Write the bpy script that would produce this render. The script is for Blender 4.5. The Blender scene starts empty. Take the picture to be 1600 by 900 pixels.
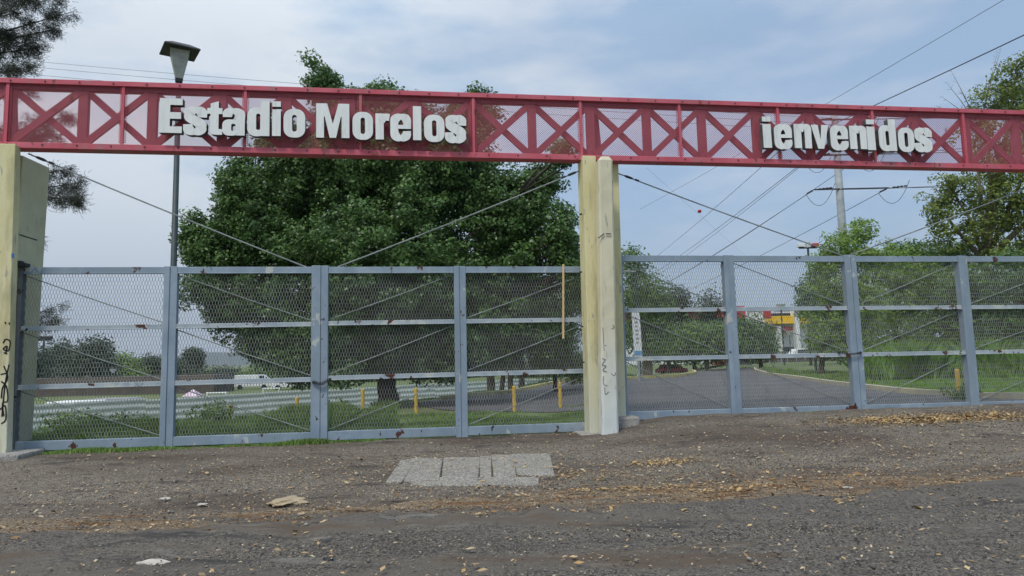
import bpy, bmesh, math, random
import numpy as np
from mathutils import Vector, Matrix
R = math.radians
rng = np.random.default_rng(7)
random.seed(7)
S = bpy.context.scene
COL = S.collection

# ------------------------------------------------------------------ camera
F = 1067.0; PITCH = R(5.9); ROLL = 0.0225; CAMZ = 1.45
_f = Vector((0, math.cos(PITCH), math.sin(PITCH))); _r0 = Vector((1, 0, 0)); _u0 = _r0.cross(_f)
_r = _r0 * math.cos(ROLL) - _u0 * math.sin(ROLL); _u = _u0 * math.cos(ROLL) + _r0 * math.sin(ROLL)
cam = bpy.data.cameras.new('camera'); camo = bpy.data.objects.new('camera', cam); COL.objects.link(camo)
M3 = Matrix((( _r.x, _u.x, -_f.x), (_r.y, _u.y, -_f.y), (_r.z, _u.z, -_f.z)))
camo.matrix_world = Matrix.Translation((0, 0, CAMZ)) @ M3.to_4x4()
cam.sensor_width = 36; cam.lens = 36 * F / 1600; cam.clip_start = .05; cam.clip_end = 12000
S.camera = camo

# ------------------------------------------------------------------ world, sun, exposure
SUN_EL, SUN_AZ = R(58), R(205)          # azimuth clockwise from +Y: behind the camera, a little to the left
W = bpy.data.worlds.new('World'); S.world = W; W.use_nodes = True
nt = W.node_tree; nt.nodes.clear()
def N(t, typ, **kw):
    n = t.nodes.new(typ)
    for k, v in kw.items():
        if hasattr(n, k) and not k.startswith('i_'): setattr(n, k, v)
    return n
WS = .12
sky = N(nt, 'ShaderNodeTexSky', sky_type='NISHITA', sun_disc=False, sun_elevation=SUN_EL, sun_rotation=SUN_AZ, air_density=1.0, dust_density=1.5, ozone_density=2.0)
tc = N(nt, 'ShaderNodeTexCoord')
mp = N(nt, 'ShaderNodeMapping'); mp.inputs['Scale'].default_value = (1, 1, 3.2); mp.inputs['Rotation'].default_value = (0, R(12), 0); mp.inputs['Location'].default_value = (.35, .2, .1)
no = N(nt, 'ShaderNodeTexNoise'); no.inputs['Scale'].default_value = 1.7; no.inputs['Detail'].default_value = 7; no.inputs['Roughness'].default_value = .52; no.inputs['Distortion'].default_value = .35
no2 = N(nt, 'ShaderNodeTexNoise'); no2.inputs['Scale'].default_value = 4.2; no2.inputs['Detail'].default_value = 6; no2.inputs['Roughness'].default_value = .55
cr = N(nt, 'ShaderNodeValToRGB'); cr.color_ramp.elements[0].position = .36; cr.color_ramp.elements[0].color = (.6,.6,.6,1); cr.color_ramp.elements[1].position = .62; cr.color_ramp.elements[1].color = (.95,.95,.95,1)
cc = N(nt, 'ShaderNodeValToRGB'); cc.color_ramp.elements[0].position = .38; cc.color_ramp.elements[1].position = .64
cc.color_ramp.elements[0].color = (.37, .515, .69, 1); cc.color_ramp.elements[1].color = (.74, .79, .835, 1)
sep = N(nt, 'ShaderNodeSeparateXYZ')
up = N(nt, 'ShaderNodeMapRange'); up.inputs[1].default_value = .42; up.inputs[2].default_value = .95; up.inputs[3].default_value = 1/WS; up.inputs[4].default_value = 2.0/WS
hz = N(nt, 'ShaderNodeMapRange'); hz.inputs[1].default_value = .0; hz.inputs[2].default_value = .22; hz.inputs[3].default_value = 1; hz.inputs[4].default_value = 0
hmix = N(nt, 'ShaderNodeMix', data_type='RGBA'); hmix.inputs[7].default_value = (.56, .61, .69, 1)
vm = N(nt, 'ShaderNodeVectorMath', operation='SCALE')
mx = N(nt, 'ShaderNodeMix', data_type='RGBA')
bg = N(nt, 'ShaderNodeBackground'); bg.inputs['Strength'].default_value = WS
wo = N(nt, 'ShaderNodeOutputWorld'); L = nt.links.new
skm = N(nt, 'ShaderNodeMix', data_type='RGBA', blend_type='MULTIPLY'); skm.inputs[0].default_value = 1; skm.inputs[7].default_value = (.80, .98, 1.12, 1)
L(tc.outputs['Generated'], mp.inputs['Vector']); L(mp.outputs[0], no.inputs['Vector']); L(mp.outputs[0], no2.inputs['Vector'])
L(tc.outputs['Generated'], sep.inputs[0])
def bias(src, dst, kx):
    a = N(nt, 'ShaderNodeMath', operation='MULTIPLY_ADD'); a.inputs[1].default_value = kx; L(sep.outputs[0], a.inputs[0]); L(src, a.inputs[2]); L(a.outputs[0], dst)
bias(no.outputs[0], cr.inputs[0], -.30); bias(no2.outputs[0], cc.inputs[0], -.22)
L(sep.outputs[2], up.inputs[0]); L(sep.outputs[2], hz.inputs[0])
hm = N(nt, 'ShaderNodeMath', operation='MULTIPLY'); hm.inputs[1].default_value = .75; L(hz.outputs[0], hm.inputs[0])
L(hm.outputs[0], hmix.inputs[0]); L(cc.outputs[0], hmix.inputs[6]); L(hmix.outputs[2], vm.inputs[0]); L(up.outputs[0], vm.inputs['Scale'])
L(cr.outputs[0], mx.inputs[0]); L(sky.outputs[0], skm.inputs[6]); L(skm.outputs[2], mx.inputs[6]); L(vm.outputs[0], mx.inputs[7])
L(mx.outputs[2], bg.inputs[0]); L(bg.outputs[0], wo.inputs[0])
sl = bpy.data.lights.new('sun', 'SUN'); sl.energy = 2.1; sl.angle = R(9); sl.color = (1, .94, .84)
so = bpy.data.objects.new('sun', sl); COL.objects.link(so)
sd = Vector((math.sin(SUN_AZ) * math.cos(SUN_EL), math.cos(SUN_AZ) * math.cos(SUN_EL), math.sin(SUN_EL)))
so.rotation_euler = sd.to_track_quat('Z', 'Y').to_euler(); so.location = sd * 60
S.view_settings.view_transform = 'Standard'; S.view_settings.look = 'None'; S.view_settings.gamma = 1; S.view_settings.exposure = 0.2
S.cycles.max_bounces = 8; S.cycles.transparent_max_bounces = 16; S.cycles.diffuse_bounces = 3

# ------------------------------------------------------------------ projection helpers
def ray(px, py): return (_r * ((px - 800) / F) + _u * ((450 - py) / F) + _f).normalized()
def at(px, py, Y):
    d = ray(px, py); return Vector((0, 0, CAMZ)) + d * (Y / d.y)
ANG = R(8.1); GU = Vector((math.cos(ANG), math.sin(ANG), 0)); GN = Vector((-math.sin(ANG), math.cos(ANG), 0))
G0 = Vector((0, 12.3, 0))
def G(s, t, z): return G0 + GU * s + GN * t + Vector((0, 0, z))
def sz(px, py, t):
    d = ray(px, py); o = Vector((0, 0, CAMZ)); k = ((G0 + GN * t - o).dot(GN)) / d.dot(GN); p = o + d * k
    return (p - G0).dot(GU), p.z
def st(x, y):
    return (x - G0.x) * GU.x + (y - G0.y) * GU.y, (x - G0.x) * GN.x + (y - G0.y) * GN.y
def XY(px, Y): return (at(px, 565, Y).x, Y)

def sstep(x, a, b):
    x = np.clip((np.asarray(x, float) - a) / (b - a), 0, 1); return x * x * (3 - 2 * x)
CREST_A = [(p - 800) / F for p in (-600, 55, 300, 560, 612, 728, 915, 1083, 1150)]
CREST_Y = [12.3, 12.9, 14.3, 17.0, 22.0, 25.5, 34, 44, 60]
def H(x, y):
    x = np.asarray(x, float); y = np.asarray(y, float)
    s, t = st(x, y)
    w = sstep(s, .9 + .03 * np.clip(t, 0, 60), 3.0 + .12 * np.clip(t, 0, 60))
    zl = .02 + .08 * sstep(t, -4.5, -.2) + .02 * sstep(t, 0, 2)
    zr = .02 + .31 * sstep(t, -4.6, -.1) + .03 * sstep(t, 0, 2)
    z = zl * (1 - w) + zr * w
    a = x / np.maximum(y, 1.0)
    e = y - np.interp(a, CREST_A, CREST_Y)
    k = (1 - sstep(a, .2, .36)) * (y > 10)
    z = z - 1.95 * sstep(e, 0, 6) * k
    z = z + .02 * np.sin(x * 1.3 + .4 * y) * sstep(np.abs(t), 2, 6) * .6
    return z
def h(x, y): return float(H(x, y))
ZG = lambda x, y: H(x, y) - .07*(st(x, y)[1] < -.45)

# ------------------------------------------------------------------ materials
def mat(name, c1, c2=None, scale=4, rough=.8, bump=0, bscale=40, detail=5, lo=.35, hi=.65, metal=0, rust=None, stretch=(1,1,1), trans=0, spec=.3, speck=None, zmix=None, island=None, cracks=None, tmask=None):
    m = bpy.data.materials.new(name); m.use_nodes = True; t = m.node_tree; b = t.nodes['Principled BSDF']; L = t.links.new
    b.inputs['Roughness'].default_value = rough; b.inputs['Metallic'].default_value = metal; b.inputs['Specular IOR Level'].default_value = spec
    c2 = c2 or tuple(v * .7 for v in c1)
    g = N(t, 'ShaderNodeNewGeometry')
    mpn = N(t, 'ShaderNodeMapping'); mpn.inputs['Scale'].default_value = stretch; L(g.outputs['Position'], mpn.inputs[0])
    def noise(sc, de=5, ro=.6):
        n = N(t, 'ShaderNodeTexNoise'); n.inputs['Scale'].default_value = sc; n.inputs['Detail'].default_value = de; n.inputs['Roughness'].default_value = ro; L(mpn.outputs[0], n.inputs['Vector']); return n.outputs[0]
    def ramp(src, a, bb, ca=(0,0,0), cb=(1,1,1)):
        r = N(t, 'ShaderNodeValToRGB'); r.color_ramp.elements[0].position = a; r.color_ramp.elements[1].position = bb
        r.color_ramp.elements[0].color = (*ca, 1); r.color_ramp.elements[1].color = (*cb, 1); L(src, r.inputs[0]); return r.outputs[0]
    def mix(f, a, bcol):
        x = N(t, 'ShaderNodeMix', data_type='RGBA')
        if isinstance(f, float): x.inputs[0].default_value = f
        else: L(f, x.inputs[0])
        for i, v in ((6, a), (7, bcol)):
            if isinstance(v, tuple): x.inputs[i].default_value = (*v, 1)
            else: L(v, x.inputs[i])
        return x.outputs[2]
    col = ramp(noise(scale, detail), lo, hi, c1, c2)
    if island:
        r = N(t, 'ShaderNodeValToRGB'); r.color_ramp.interpolation = 'LINEAR'
        els = r.color_ramp.elements; n = len(island)
        els[0].position = 0; els[0].color = (*island[0], 1); els[1].position = 1; els[1].color = (*island[-1], 1)
        for i in range(1, n - 1): e = els.new(i / (n - 1)); e.color = (*island[i], 1)
        L(g.outputs['Random Per Island'], r.inputs[0]); col = mix(.35, r.outputs[0], col)
    if zmix:   # another paint below / above a height with a ragged border: (z0, z1, colour)
        sp = N(t, 'ShaderNodeSeparateXYZ'); L(g.outputs['Position'], sp.inputs[0])
        mr = N(t, 'ShaderNodeMapRange'); mr.inputs[1].default_value = zmix[1]; mr.inputs[2].default_value = zmix[0]; L(sp.outputs[2], mr.inputs[0])
        ad = N(t, 'ShaderNodeMath', operation='MULTIPLY_ADD'); L(noise(6), ad.inputs[0]); ad.inputs[1].default_value = .8; ad.inputs[2].default_value = -.4
        a2 = N(t, 'ShaderNodeMath', operation='ADD', use_clamp=True); L(ad.outputs[0], a2.inputs[0]); L(mr.outputs[0], a2.inputs[1])
        m3 = N(t, 'ShaderNodeMath', operation='MULTIPLY'); m3.inputs[1].default_value = .9; L(a2.outputs[0], m3.inputs[0])
        col = mix(m3.outputs[0], col, zmix[2])
    if tmask:   # dirt carried across an edge that runs along the gates
        dp = N(t, 'ShaderNodeVectorMath', operation='DOT_PRODUCT'); L(g.outputs['Position'], dp.inputs[0]); dp.inputs[1].default_value = (-math.sin(R(8.1)), math.cos(R(8.1)), 0)
        off = 12.3*math.cos(R(8.1)); mr = N(t, 'ShaderNodeMapRange'); mr.inputs[1].default_value = tmask[0]+off; mr.inputs[2].default_value = tmask[1]+off; L(dp.outputs['Value'], mr.inputs[0])
        ad = N(t, 'ShaderNodeMath', operation='MULTIPLY_ADD'); L(noise(1.1, 9, .65), ad.inputs[0]); ad.inputs[1].default_value = 1.6; L(mr.outputs[0], ad.inputs[2])
        col = mix(ramp(ad.outputs[0], 1.02, 1.5), col, tmask[2])
    if speck:   # aggregate: (scale, low, high, colour)
        for sc, a, bb, cs in speck:
            v = N(t, 'ShaderNodeTexVoronoi'); v.inputs['Scale'].default_value = sc; L(g.outputs['Position'], v.inputs['Vector'])
            bw = N(t, 'ShaderNodeRGBToBW'); L(v.outputs['Color'], bw.inputs[0])
            col = mix(ramp(bw.outputs[0], a, bb), col, cs)
    if cracks:
        sc, wd, cs = cracks; wn = N(t, 'ShaderNodeTexNoise'); wn.inputs['Scale'].default_value = sc*2.5; wn.inputs['Detail'].default_value = 5; L(g.outputs['Position'], wn.inputs['Vector'])
        vm_ = N(t, 'ShaderNodeMix', data_type='VECTOR'); vm_.inputs[0].default_value = .35; L(g.outputs['Position'], vm_.inputs[4]); L(wn.outputs['Color'], vm_.inputs[5])
        v = N(t, 'ShaderNodeTexVoronoi', feature='DISTANCE_TO_EDGE'); v.inputs['Scale'].default_value = sc; L(vm_.outputs[1], v.inputs['Vector'])
        cf = ramp(v.outputs['Distance'], 0, wd, (1,1,1), (0,0,0)); nn_ = ramp(noise(.5), .46, .54)
        mu = N(t, 'ShaderNodeMath', operation='MULTIPLY'); L(cf, mu.inputs[0]); L(nn_, mu.inputs[1]); col = mix(mu.outputs[0], col, cs)
    if rust:
        for sc, a, bb, cs in rust:
            col = mix(ramp(noise(sc, 7, .62), a, bb), col, cs)
    L(col, b.inputs['Base Color'])
    if bump:
        bn = N(t, 'ShaderNodeBump'); bn.inputs['Strength'].default_value = bump; bn.inputs['Distance'].default_value = .02
        L(noise(bscale, 8, .7), bn.inputs['Height']); L(bn.outputs[0], b.inputs['Normal'])
    if trans:
        tr = N(t, 'ShaderNodeBsdfTranslucent'); L(col, tr.inputs[0]); ms = N(t, 'ShaderNodeMixShader'); ms.inputs[0].default_value = trans
        out = t.nodes['Material Output']; L(b.outputs[0], ms.inputs[1]); L(tr.outputs[0], ms.inputs[2]); L(ms.outputs[0], out.inputs[0])
    return m

RUSTC = (.075, .028, .016)
M = {}
M['gate'] = mat('gate_paint', (.20,.26,.33), (.28,.34,.40), 3, .55, .15, 60, rust=[(1.3,.45,.7,(.20,.25,.29)), (2.2, .63, .645, (.42,.44,.42)), (3.1, .635, .65, RUSTC), (7, .665, .675, (.02,.015,.012))], stretch=(1,1,.6))
M['darkpost'] = mat('weathered_dark_post', (.10,.115,.13), (.15,.165,.18), 4, .6, .1, rust=[(6,.62,.66,(.03,.02,.015))])
M['rail'] = mat('rail_paint', (.27,.32,.36), (.38,.42,.44), 3, .6, .15, 60, rust=[(2.6, .58, .64, (.44,.46,.43)), (3.4, .60, .62, RUSTC), (8, .655, .665, (.02,.015,.012))])
M['mesh'] = mat('expanded_metal', (.36,.37,.36), (.25,.24,.22), 1.5, .55, rust=[(1.6, .62, .72, (.12,.07,.045))], metal=.2)
M['cable'] = mat('steel_cable', (.16,.17,.17), (.3,.32,.31), 3, .5, metal=.3)
M['wire'] = mat('dark_wire', (.05,.055,.06), rough=.7)
M['yellow_paint'] = mat('yellow_pillar_paint', (.58,.52,.27), (.66,.60,.36), 2.5, .75, .25, 30, rust=[(1.8,.54,.70,(.42,.38,.22)),(6,.62,.66,(.36,.34,.27)),(14,.66,.70,(.20,.18,.14))], stretch=(2,2,.5), zmix=(.3, 1.9, (.57,.57,.47)))
M['fin_paint'] = mat('fin_paint', (.50,.47,.31), (.57,.54,.37), 2.5, .8, .3, 25, rust=[(3.0,.60,.74,(.33,.31,.22))], zmix=(.2, 1.6, (.42,.42,.34)))
M['post'] = mat('concrete_post_paint', (.62,.58,.42), (.54,.50,.36), 2.0, .8, .3, 30, rust=[(5,.60,.70,(.33,.31,.25)),(14,.70,.74,(.2,.19,.16))], stretch=(2,2,.35), zmix=(.4, 2.2, (.58,.62,.62)))
M['concrete'] = mat('old_concrete', (.30,.29,.265), (.20,.195,.18), 6, .9, .5, 60, rust=[(9,.6,.7,(.12,.11,.095))], speck=[(90,.62,.7,(.4,.38,.35))])
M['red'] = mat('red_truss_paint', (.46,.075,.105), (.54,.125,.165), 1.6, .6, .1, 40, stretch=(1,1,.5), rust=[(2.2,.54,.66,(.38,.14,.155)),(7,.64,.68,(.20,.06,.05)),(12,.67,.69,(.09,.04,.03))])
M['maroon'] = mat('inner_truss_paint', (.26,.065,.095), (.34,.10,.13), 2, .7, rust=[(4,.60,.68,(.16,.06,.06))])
M['letter'] = mat('letter_sheet', (.66,.67,.66), (.74,.75,.74), 3, .5, .05, 20, stretch=(4,4,.5), rust=[(5,.58,.74,(.50,.51,.50)), (16,.72,.76,(.30,.29,.27))])
M['lside_shade'] = mat('letter_edge_shade', (.07,.07,.07), (.13,.13,.125), 5, .6)  # shade on the letters' sides and undersides, put into a darker colour
M['bark'] = mat('bark', (.085,.07,.055), (.045,.038,.032), 9, .95, .8, 30, stretch=(1,1,.3))
M['bark_light'] = mat('pale_bark', (.20,.16,.12), (.11,.09,.07), 7, .95, .8, 30, stretch=(1,1,.3))
M['greypole'] = mat('grey_lamp_pole', (.028,.045,.05), (.045,.062,.068), 4, .5)
M['galv'] = mat('galvanised_pole', (.25,.28,.30), (.33,.36,.38), 3, .55, .1)
M['hood'] = mat('lamp_hood', (.035,.035,.037), (.06,.06,.06), 6, .6)
M['lampbody'] = mat('lamp_body', (.42,.42,.38), (.30,.29,.26), 6, .5)
M['sheet'] = mat('corrugated_sheet', (.50,.54,.53), (.60,.63,.61), .6, .45, rust=[(1.2,.64,.72,(.38,.38,.34))])
M['bollard'] = mat('yellow_bollard_paint', (.66,.42,.05), (.55,.35,.06), 8, .6, rust=[(14,.62,.68,(.25,.2,.1))])
M['kerb_y'] = mat('faded_yellow_kerb', (.55,.46,.14), (.40,.37,.25), 3, .85, .3, 40, rust=[(4,.55,.65,(.24,.23,.2))])
M['kerb_w'] = mat('faded_pale_kerb', (.46,.41,.26), (.36,.34,.28), 3, .85, .3, 40)
M['black'] = mat('black_spray', (.012,.012,.014), rough=.6)
M['purple'] = mat('blue_spray', (.10,.11,.17), rough=.6)
M['bluepatch'] = mat('blue_patch', (.05,.16,.42), rough=.6)
M['white'] = mat('white_wall', (.70,.71,.71), (.62,.63,.63), 1, .7)
M['redroof'] = mat('red_cladding', (.50,.06,.07), (.42,.05,.06), 1, .6)
M['yellowband'] = mat('yellow_cladding', (.85,.52,.02), (.75,.45,.02), 1, .5)
M['glass'] = mat('dark_glass', (.03,.035,.04), rough=.15, spec=.5)
M['bluish'] = mat('blue_print', (.12,.32,.55), rough=.6)
M['grey'] = mat('grey_panel', (.22,.23,.23), (.30,.30,.30), 1, .7)
M['brown'] = mat('brown_wall', (.12,.095,.08), (.09,.075,.065), 1, .85)
M['pink'] = mat('pink_canvas', (.50,.30,.44), (.70,.62,.66), 2, .8)
M['wood'] = mat('pale_timber', (.60,.46,.25), (.5,.37,.2), 6, .75, stretch=(4,4,.5))
M['rubber'] = mat('tyre_rubber', (.02,.02,.02), rough=.8)
M['redball'] = mat('red_plastic', (.45,.03,.02), rough=.4)
M['hill'] = mat('far_hill', (.055,.075,.06), (.04,.06,.05), .004, .95)
m = bpy.data.materials.new('perforated_red_sheet'); m.use_nodes = True; t_ = m.node_tree; b_ = t_.nodes['Principled BSDF']
b_.inputs['Base Color'].default_value = (.52,.13,.16,1); b_.inputs['Roughness'].default_value = .6
g_ = N(t_, 'ShaderNodeNewGeometry'); n_ = N(t_, 'ShaderNodeTexNoise'); n_.inputs['Scale'].default_value = .9; t_.links.new(g_.outputs['Position'], n_.inputs['Vector'])
r_ = N(t_, 'ShaderNodeMapRange'); r_.inputs[3].default_value = .32; r_.inputs[4].default_value = .44; t_.links.new(n_.outputs[0], r_.inputs[0])
ms_ = N(t_, 'ShaderNodeMixShader'); tp_ = N(t_, 'ShaderNodeBsdfTransparent'); tl_ = N(t_, 'ShaderNodeBsdfTranslucent'); tl_.inputs[0].default_value = (.62,.10,.14,1)
mm_ = N(t_, 'ShaderNodeMixShader'); mm_.inputs[0].default_value = .35
t_.links.new(b_.outputs[0], mm_.inputs[1]); t_.links.new(tl_.outputs[0], mm_.inputs[2])
sx_ = N(t_, 'ShaderNodeSeparateXYZ'); t_.links.new(g_.outputs['Position'], sx_.inputs[0])
def sn(o_, k):
    a = N(t_, 'ShaderNodeMath', operation='MULTIPLY'); a.inputs[1].default_value = k; t_.links.new(o_, a.inputs[0]); c = N(t_, 'ShaderNodeMath', operation='SINE'); t_.links.new(a.outputs[0], c.inputs[0]); return c.outputs[0]
pm = N(t_, 'ShaderNodeMath', operation='MULTIPLY'); t_.links.new(sn(sx_.outputs[0], 2*math.pi/.042), pm.inputs[0]); t_.links.new(sn(sx_.outputs[2], 2*math.pi/.042), pm.inputs[1])
pa = N(t_, 'ShaderNodeMath', operation='MULTIPLY_ADD', use_clamp=True); pa.inputs[1].default_value = .24; t_.links.new(pm.outputs[0], pa.inputs[0]); t_.links.new(r_.outputs[0], pa.inputs[2])
t_.links.new(pa.outputs[0], ms_.inputs[0]); t_.links.new(tp_.outputs[0], ms_.inputs[1]); t_.links.new(mm_.outputs[0], ms_.inputs[2]); t_.links.new(ms_.outputs[0], t_.nodes['Material Output'].inputs[0])
M['perf'] = m
def leafmat(name, cols, trans=.3, rough=.5):
    c = np.mean(cols, 0); return mat(name, tuple(c * .62), tuple(np.minimum(c * 1.45, .8)), 1.3, rough, island=cols, trans=trans, spec=.35, lo=.42, hi=.6, detail=3)
M['leaf_dark'] = leafmat('dark_glossy_leaves', [(.038,.080,.025),(.062,.125,.036),(.092,.18,.045),(.15,.25,.06)], .25, .40)
M['leaf_mid'] = leafmat('mid_green_leaves', [(.07,.13,.035),(.12,.20,.045),(.17,.27,.06)], .3)
M['leaf_light'] = leafmat('light_green_leaves', [(.13,.22,.045),(.20,.31,.06),(.27,.38,.10)], .35)
M['leaf_olive'] = leafmat('olive_leaves', [(.09,.135,.03),(.16,.22,.035),(.25,.30,.05),(.07,.10,.04)], .3)
M['needle'] = leafmat('pine_needles', [(.035,.05,.035),(.055,.065,.045),(.075,.062,.045)], .15)
M['leaf_far'] = leafmat('far_tree_leaves', [(.035,.06,.035),(.05,.085,.045),(.07,.10,.045)], .25)
M['blossom'] = leafmat('pale_blossom_leaves', [(.30,.34,.26),(.15,.22,.09),(.45,.46,.40)], .3)
M['grass'] = leafmat('grass_blades', [(.11,.23,.045),(.16,.30,.055),(.22,.34,.08),(.27,.29,.11)], .3, .6)
M['grass_bright'] = leafmat('bright_grass_blades', [(.13,.25,.04),(.18,.32,.055),(.24,.37,.08)], .3, .6)
M['litter'] = leafmat('dry_leaf_litter', [(.12,.075,.04),(.24,.16,.08),(.44,.34,.19),(.34,.18,.06),(.55,.48,.34),(.20,.12,.065),(.50,.42,.28)], 0, .8)
M['litter_y'] = leafmat('yellow_leaf_litter', [(.38,.23,.08),(.46,.30,.11),(.32,.17,.06),(.52,.42,.24),(.22,.13,.07)], 0, .8)
M['gravel'] = leafmat('loose_gravel', [(.10,.09,.08),(.20,.18,.16),(.32,.30,.27),(.14,.11,.09),(.07,.065,.06)], 0, .9)

# ------------------------------------------------------------------ objects
def tag(o, label=None, cat=None, group=None, kind=None):
    if label: o['label'] = label
    if cat: o['category'] = cat
    if group: o['group'] = group
    if kind: o['kind'] = kind
    return o
def thing(name, label, cat, loc, group=None, rz=0):
    o = bpy.data.objects.new(name, None); COL.objects.link(o); o.location = loc; o.rotation_euler = (0, 0, rz)
    o.empty_display_size = .2
    return tag(o, label, cat, group)
def rootmat(o):
    while o.parent: o = o.parent
    return Matrix.Translation(o.location) @ o.rotation_euler.to_matrix().to_4x4()
def np_obj(name, V, faces, mats, parent=None, origin=None, smooth=False, fm=None):
    """one mesh object from world-space vertices; faces: (n,k) array or list of tuples"""
    V = np.asarray(V, dtype=np.float64).reshape(-1, 3)
    me = bpy.data.meshes.new(name)
    if parent is not None:
        A = np.array(rootmat(parent).inverted()); V = V @ A[:3, :3].T + A[:3, 3]
    elif origin is not None: V = V - np.array(origin)
    if isinstance(faces, np.ndarray):
        n, k = faces.shape
        me.vertices.add(len(V)); me.vertices.foreach_set('co', V.astype(np.float32).ravel())
        me.loops.add(n * k); me.loops.foreach_set('vertex_index', faces.astype(np.int32).ravel())
        me.polygons.add(n); me.polygons.foreach_set('loop_start', np.arange(0, n * k, k, dtype=np.int32))
        me.update(calc_edges=True)
    else:
        me.from_pydata([tuple(v) for v in V], [], faces); me.update()
    for mm in (mats if isinstance(mats, (list, tuple)) else [mats]): me.materials.append(mm)
    if fm is not None: me.polygons.foreach_set('material_index', np.asarray(fm, dtype=np.int32))
    if smooth: me.polygons.foreach_set('use_smooth', np.ones(len(me.polygons), dtype=bool))
    o = bpy.data.objects.new(name, me); COL.objects.link(o)
    if parent is not None: o.parent = parent
    elif origin is not None: o.location = origin
    return o
class MB:
    def __init__(s): s.v = []; s.f = []; s.m = []
    def add(s, vs, fs, mi=0):
        b = len(s.v); s.v += [tuple(v) for v in vs]; s.f += [tuple(b + i for i in f) for f in fs]; s.m += [mi] * len(fs); return s
    def hexa(s, c8, mi=0):      # 4 bottom, 4 top (ccw)
        return s.add(c8, [(3,2,1,0),(4,5,6,7),(0,1,5,4),(1,2,6,5),(2,3,7,6),(3,0,4,7)], mi)
    def box(s, c, a, b, d, mi=0):   # centre and three half axes
        c, a, b, d = Vector(c), Vector(a), Vector(b), Vector(d)
        return s.hexa([c-a-b-d, c+a-b-d, c+a+b-d, c-a+b-d, c-a-b+d, c+a-b+d, c+a+b+d, c-a+b+d], mi)
    def gbox(s, s0, s1, t0, t1, z0, z1, mi=0):
        return s.hexa([G(s0,t0,z0),G(s1,t0,z0),G(s1,t1,z0),G(s0,t1,z0),G(s0,t0,z1),G(s1,t0,z1),G(s1,t1,z1),G(s0,t1,z1)], mi)
    def wbox(s, x0, x1, y0, y1, z0, z1, mi=0):
        return s.box(((x0+x1)/2,(y0+y1)/2,(z0+z1)/2), ((x1-x0)/2,0,0), (0,(y1-y0)/2,0), (0,0,(z1-z0)/2), mi)
    def bar(s, p, q, w, d, nrm=GN, mi=0):   # rectangular bar: w in the plane, d along nrm
        p, q = Vector(p), Vector(q); ax = (q-p).normalized(); nn = (nrm - ax * nrm.dot(ax)).normalized(); side = ax.cross(nn)
        return s.box((p+q)/2, (q-p)/2, side*w/2, nn*d/2, mi)
    def tube(s, pts, r, n=8, cap=True, mi=0):
        pts = [Vector(p) for p in pts]; k = len(pts); rs = r if isinstance(r, (list, tuple)) else [r]*k
        ring = []; prev = None
        for i, p in enumerate(pts):
            d = (pts[min(i+1,k-1)] - pts[max(i-1,0)]).normalized()
            a = Vector((0,0,1)) if abs(d.z) < .9 else Vector((1,0,0))
            if prev is not None: a = prev
            x = (a - d*a.dot(d)).normalized(); y = d.cross(x); prev = x
            ring.append([p + x*math.cos(2*math.pi*j/n)*rs[i] + y*math.sin(2*math.pi*j/n)*rs[i] for j in range(n)])
        fs = [(i*n+j, i*n+(j+1)%n, (i+1)*n+(j+1)%n, (i+1)*n+j) for i in range(k-1) for j in range(n)]
        if cap: fs += [tuple(reversed(range(n))), tuple(range((k-1)*n, k*n))]
        return s.add([v for rr in ring for v in rr], fs, mi)
    def build(s, name, m, parent=None, origin=None, smooth=False, bevel=0):
        o = np_obj(name, np.array(s.v), s.f, m, parent, origin, smooth, s.m)
        if bevel:
            bv = o.modifiers.new('edge', 'BEVEL'); bv.width = bevel; bv.segments = 2; bv.limit_method = 'ANGLE'
        return o
def quads(n): return np.arange(n*4).reshape(n, 4)

# ================================================================== the setting
def sheet(name, xs, ys, mt, dz, fn=None, origin=(0,0,0)):
    Xg, Yg = np.meshgrid(xs, ys); Z = ZG(Xg, Yg) + dz
    V = np.stack([Xg, Yg, Z], -1).reshape(-1, 3); nx, ny = len(xs), len(ys)
    i = (np.arange(ny-1)[:,None]*nx + np.arange(nx-1)[None,:]).ravel()
    return np_obj(name, V, np.stack([i, i+1, i+nx+1, i+nx], 1), mt, smooth=True)
xs = np.concatenate([-np.geomspace(5000, 26, 26), np.arange(-25, 25.01, .4), np.geomspace(26, 5000, 26)])
ys = np.concatenate([[-400, -60, -15], np.arange(-6, 48, .4), np.geomspace(48.5, 9000, 40)])
M['soil'] = mat('grassy_soil', (.10,.15,.045), (.14,.16,.07), .35, .95, .5, 12, rust=[(.7,.56,.68,(.19,.16,.10))])
tag(sheet('ground', xs, ys, M['soil'], 0), kind='structure')

def stsheet(name, s0, s1, t0, t1, ds, mt, dz, wob=.12, seed=1, fine=None):
    ss = np.arange(s0, s1 + ds, ds); nt_ = max(2, int((t1-t0)/ds)); r = np.random.default_rng(seed)
    def wl():
        k = np.zeros(len(ss))
        for f_, a_ in ((.35,1),(.9,.6),(2.3,.35),(5.1,.2)): k += a_*np.sin(ss*f_*2 + r.uniform(0,6.28))
        return k * wob
    lo = t0 + wl(); hi = t1 + wl()
    tt = np.linspace(0, 1, nt_)
    T = lo[None,:]*(1-tt[:,None]) + hi[None,:]*tt[:,None]; Sg = np.broadcast_to(ss, T.shape)
    Xg = G0.x + GU.x*Sg + GN.x*T; Yg = G0.y + GU.y*Sg + GN.y*T
    Z = H(Xg, Yg) + dz
    if fine is not None: Z = Z + fine(Sg, T)
    V = np.stack([Xg, Yg, Z], -1).reshape(-1,3); nx, ny = len(ss), nt_
    i = (np.arange(ny-1)[:,None]*nx + np.arange(nx-1)[None,:]).ravel()
    return np_obj(name, V, np.stack([i, i+1, i+nx+1, i+nx], 1), mt, smooth=True)
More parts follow.
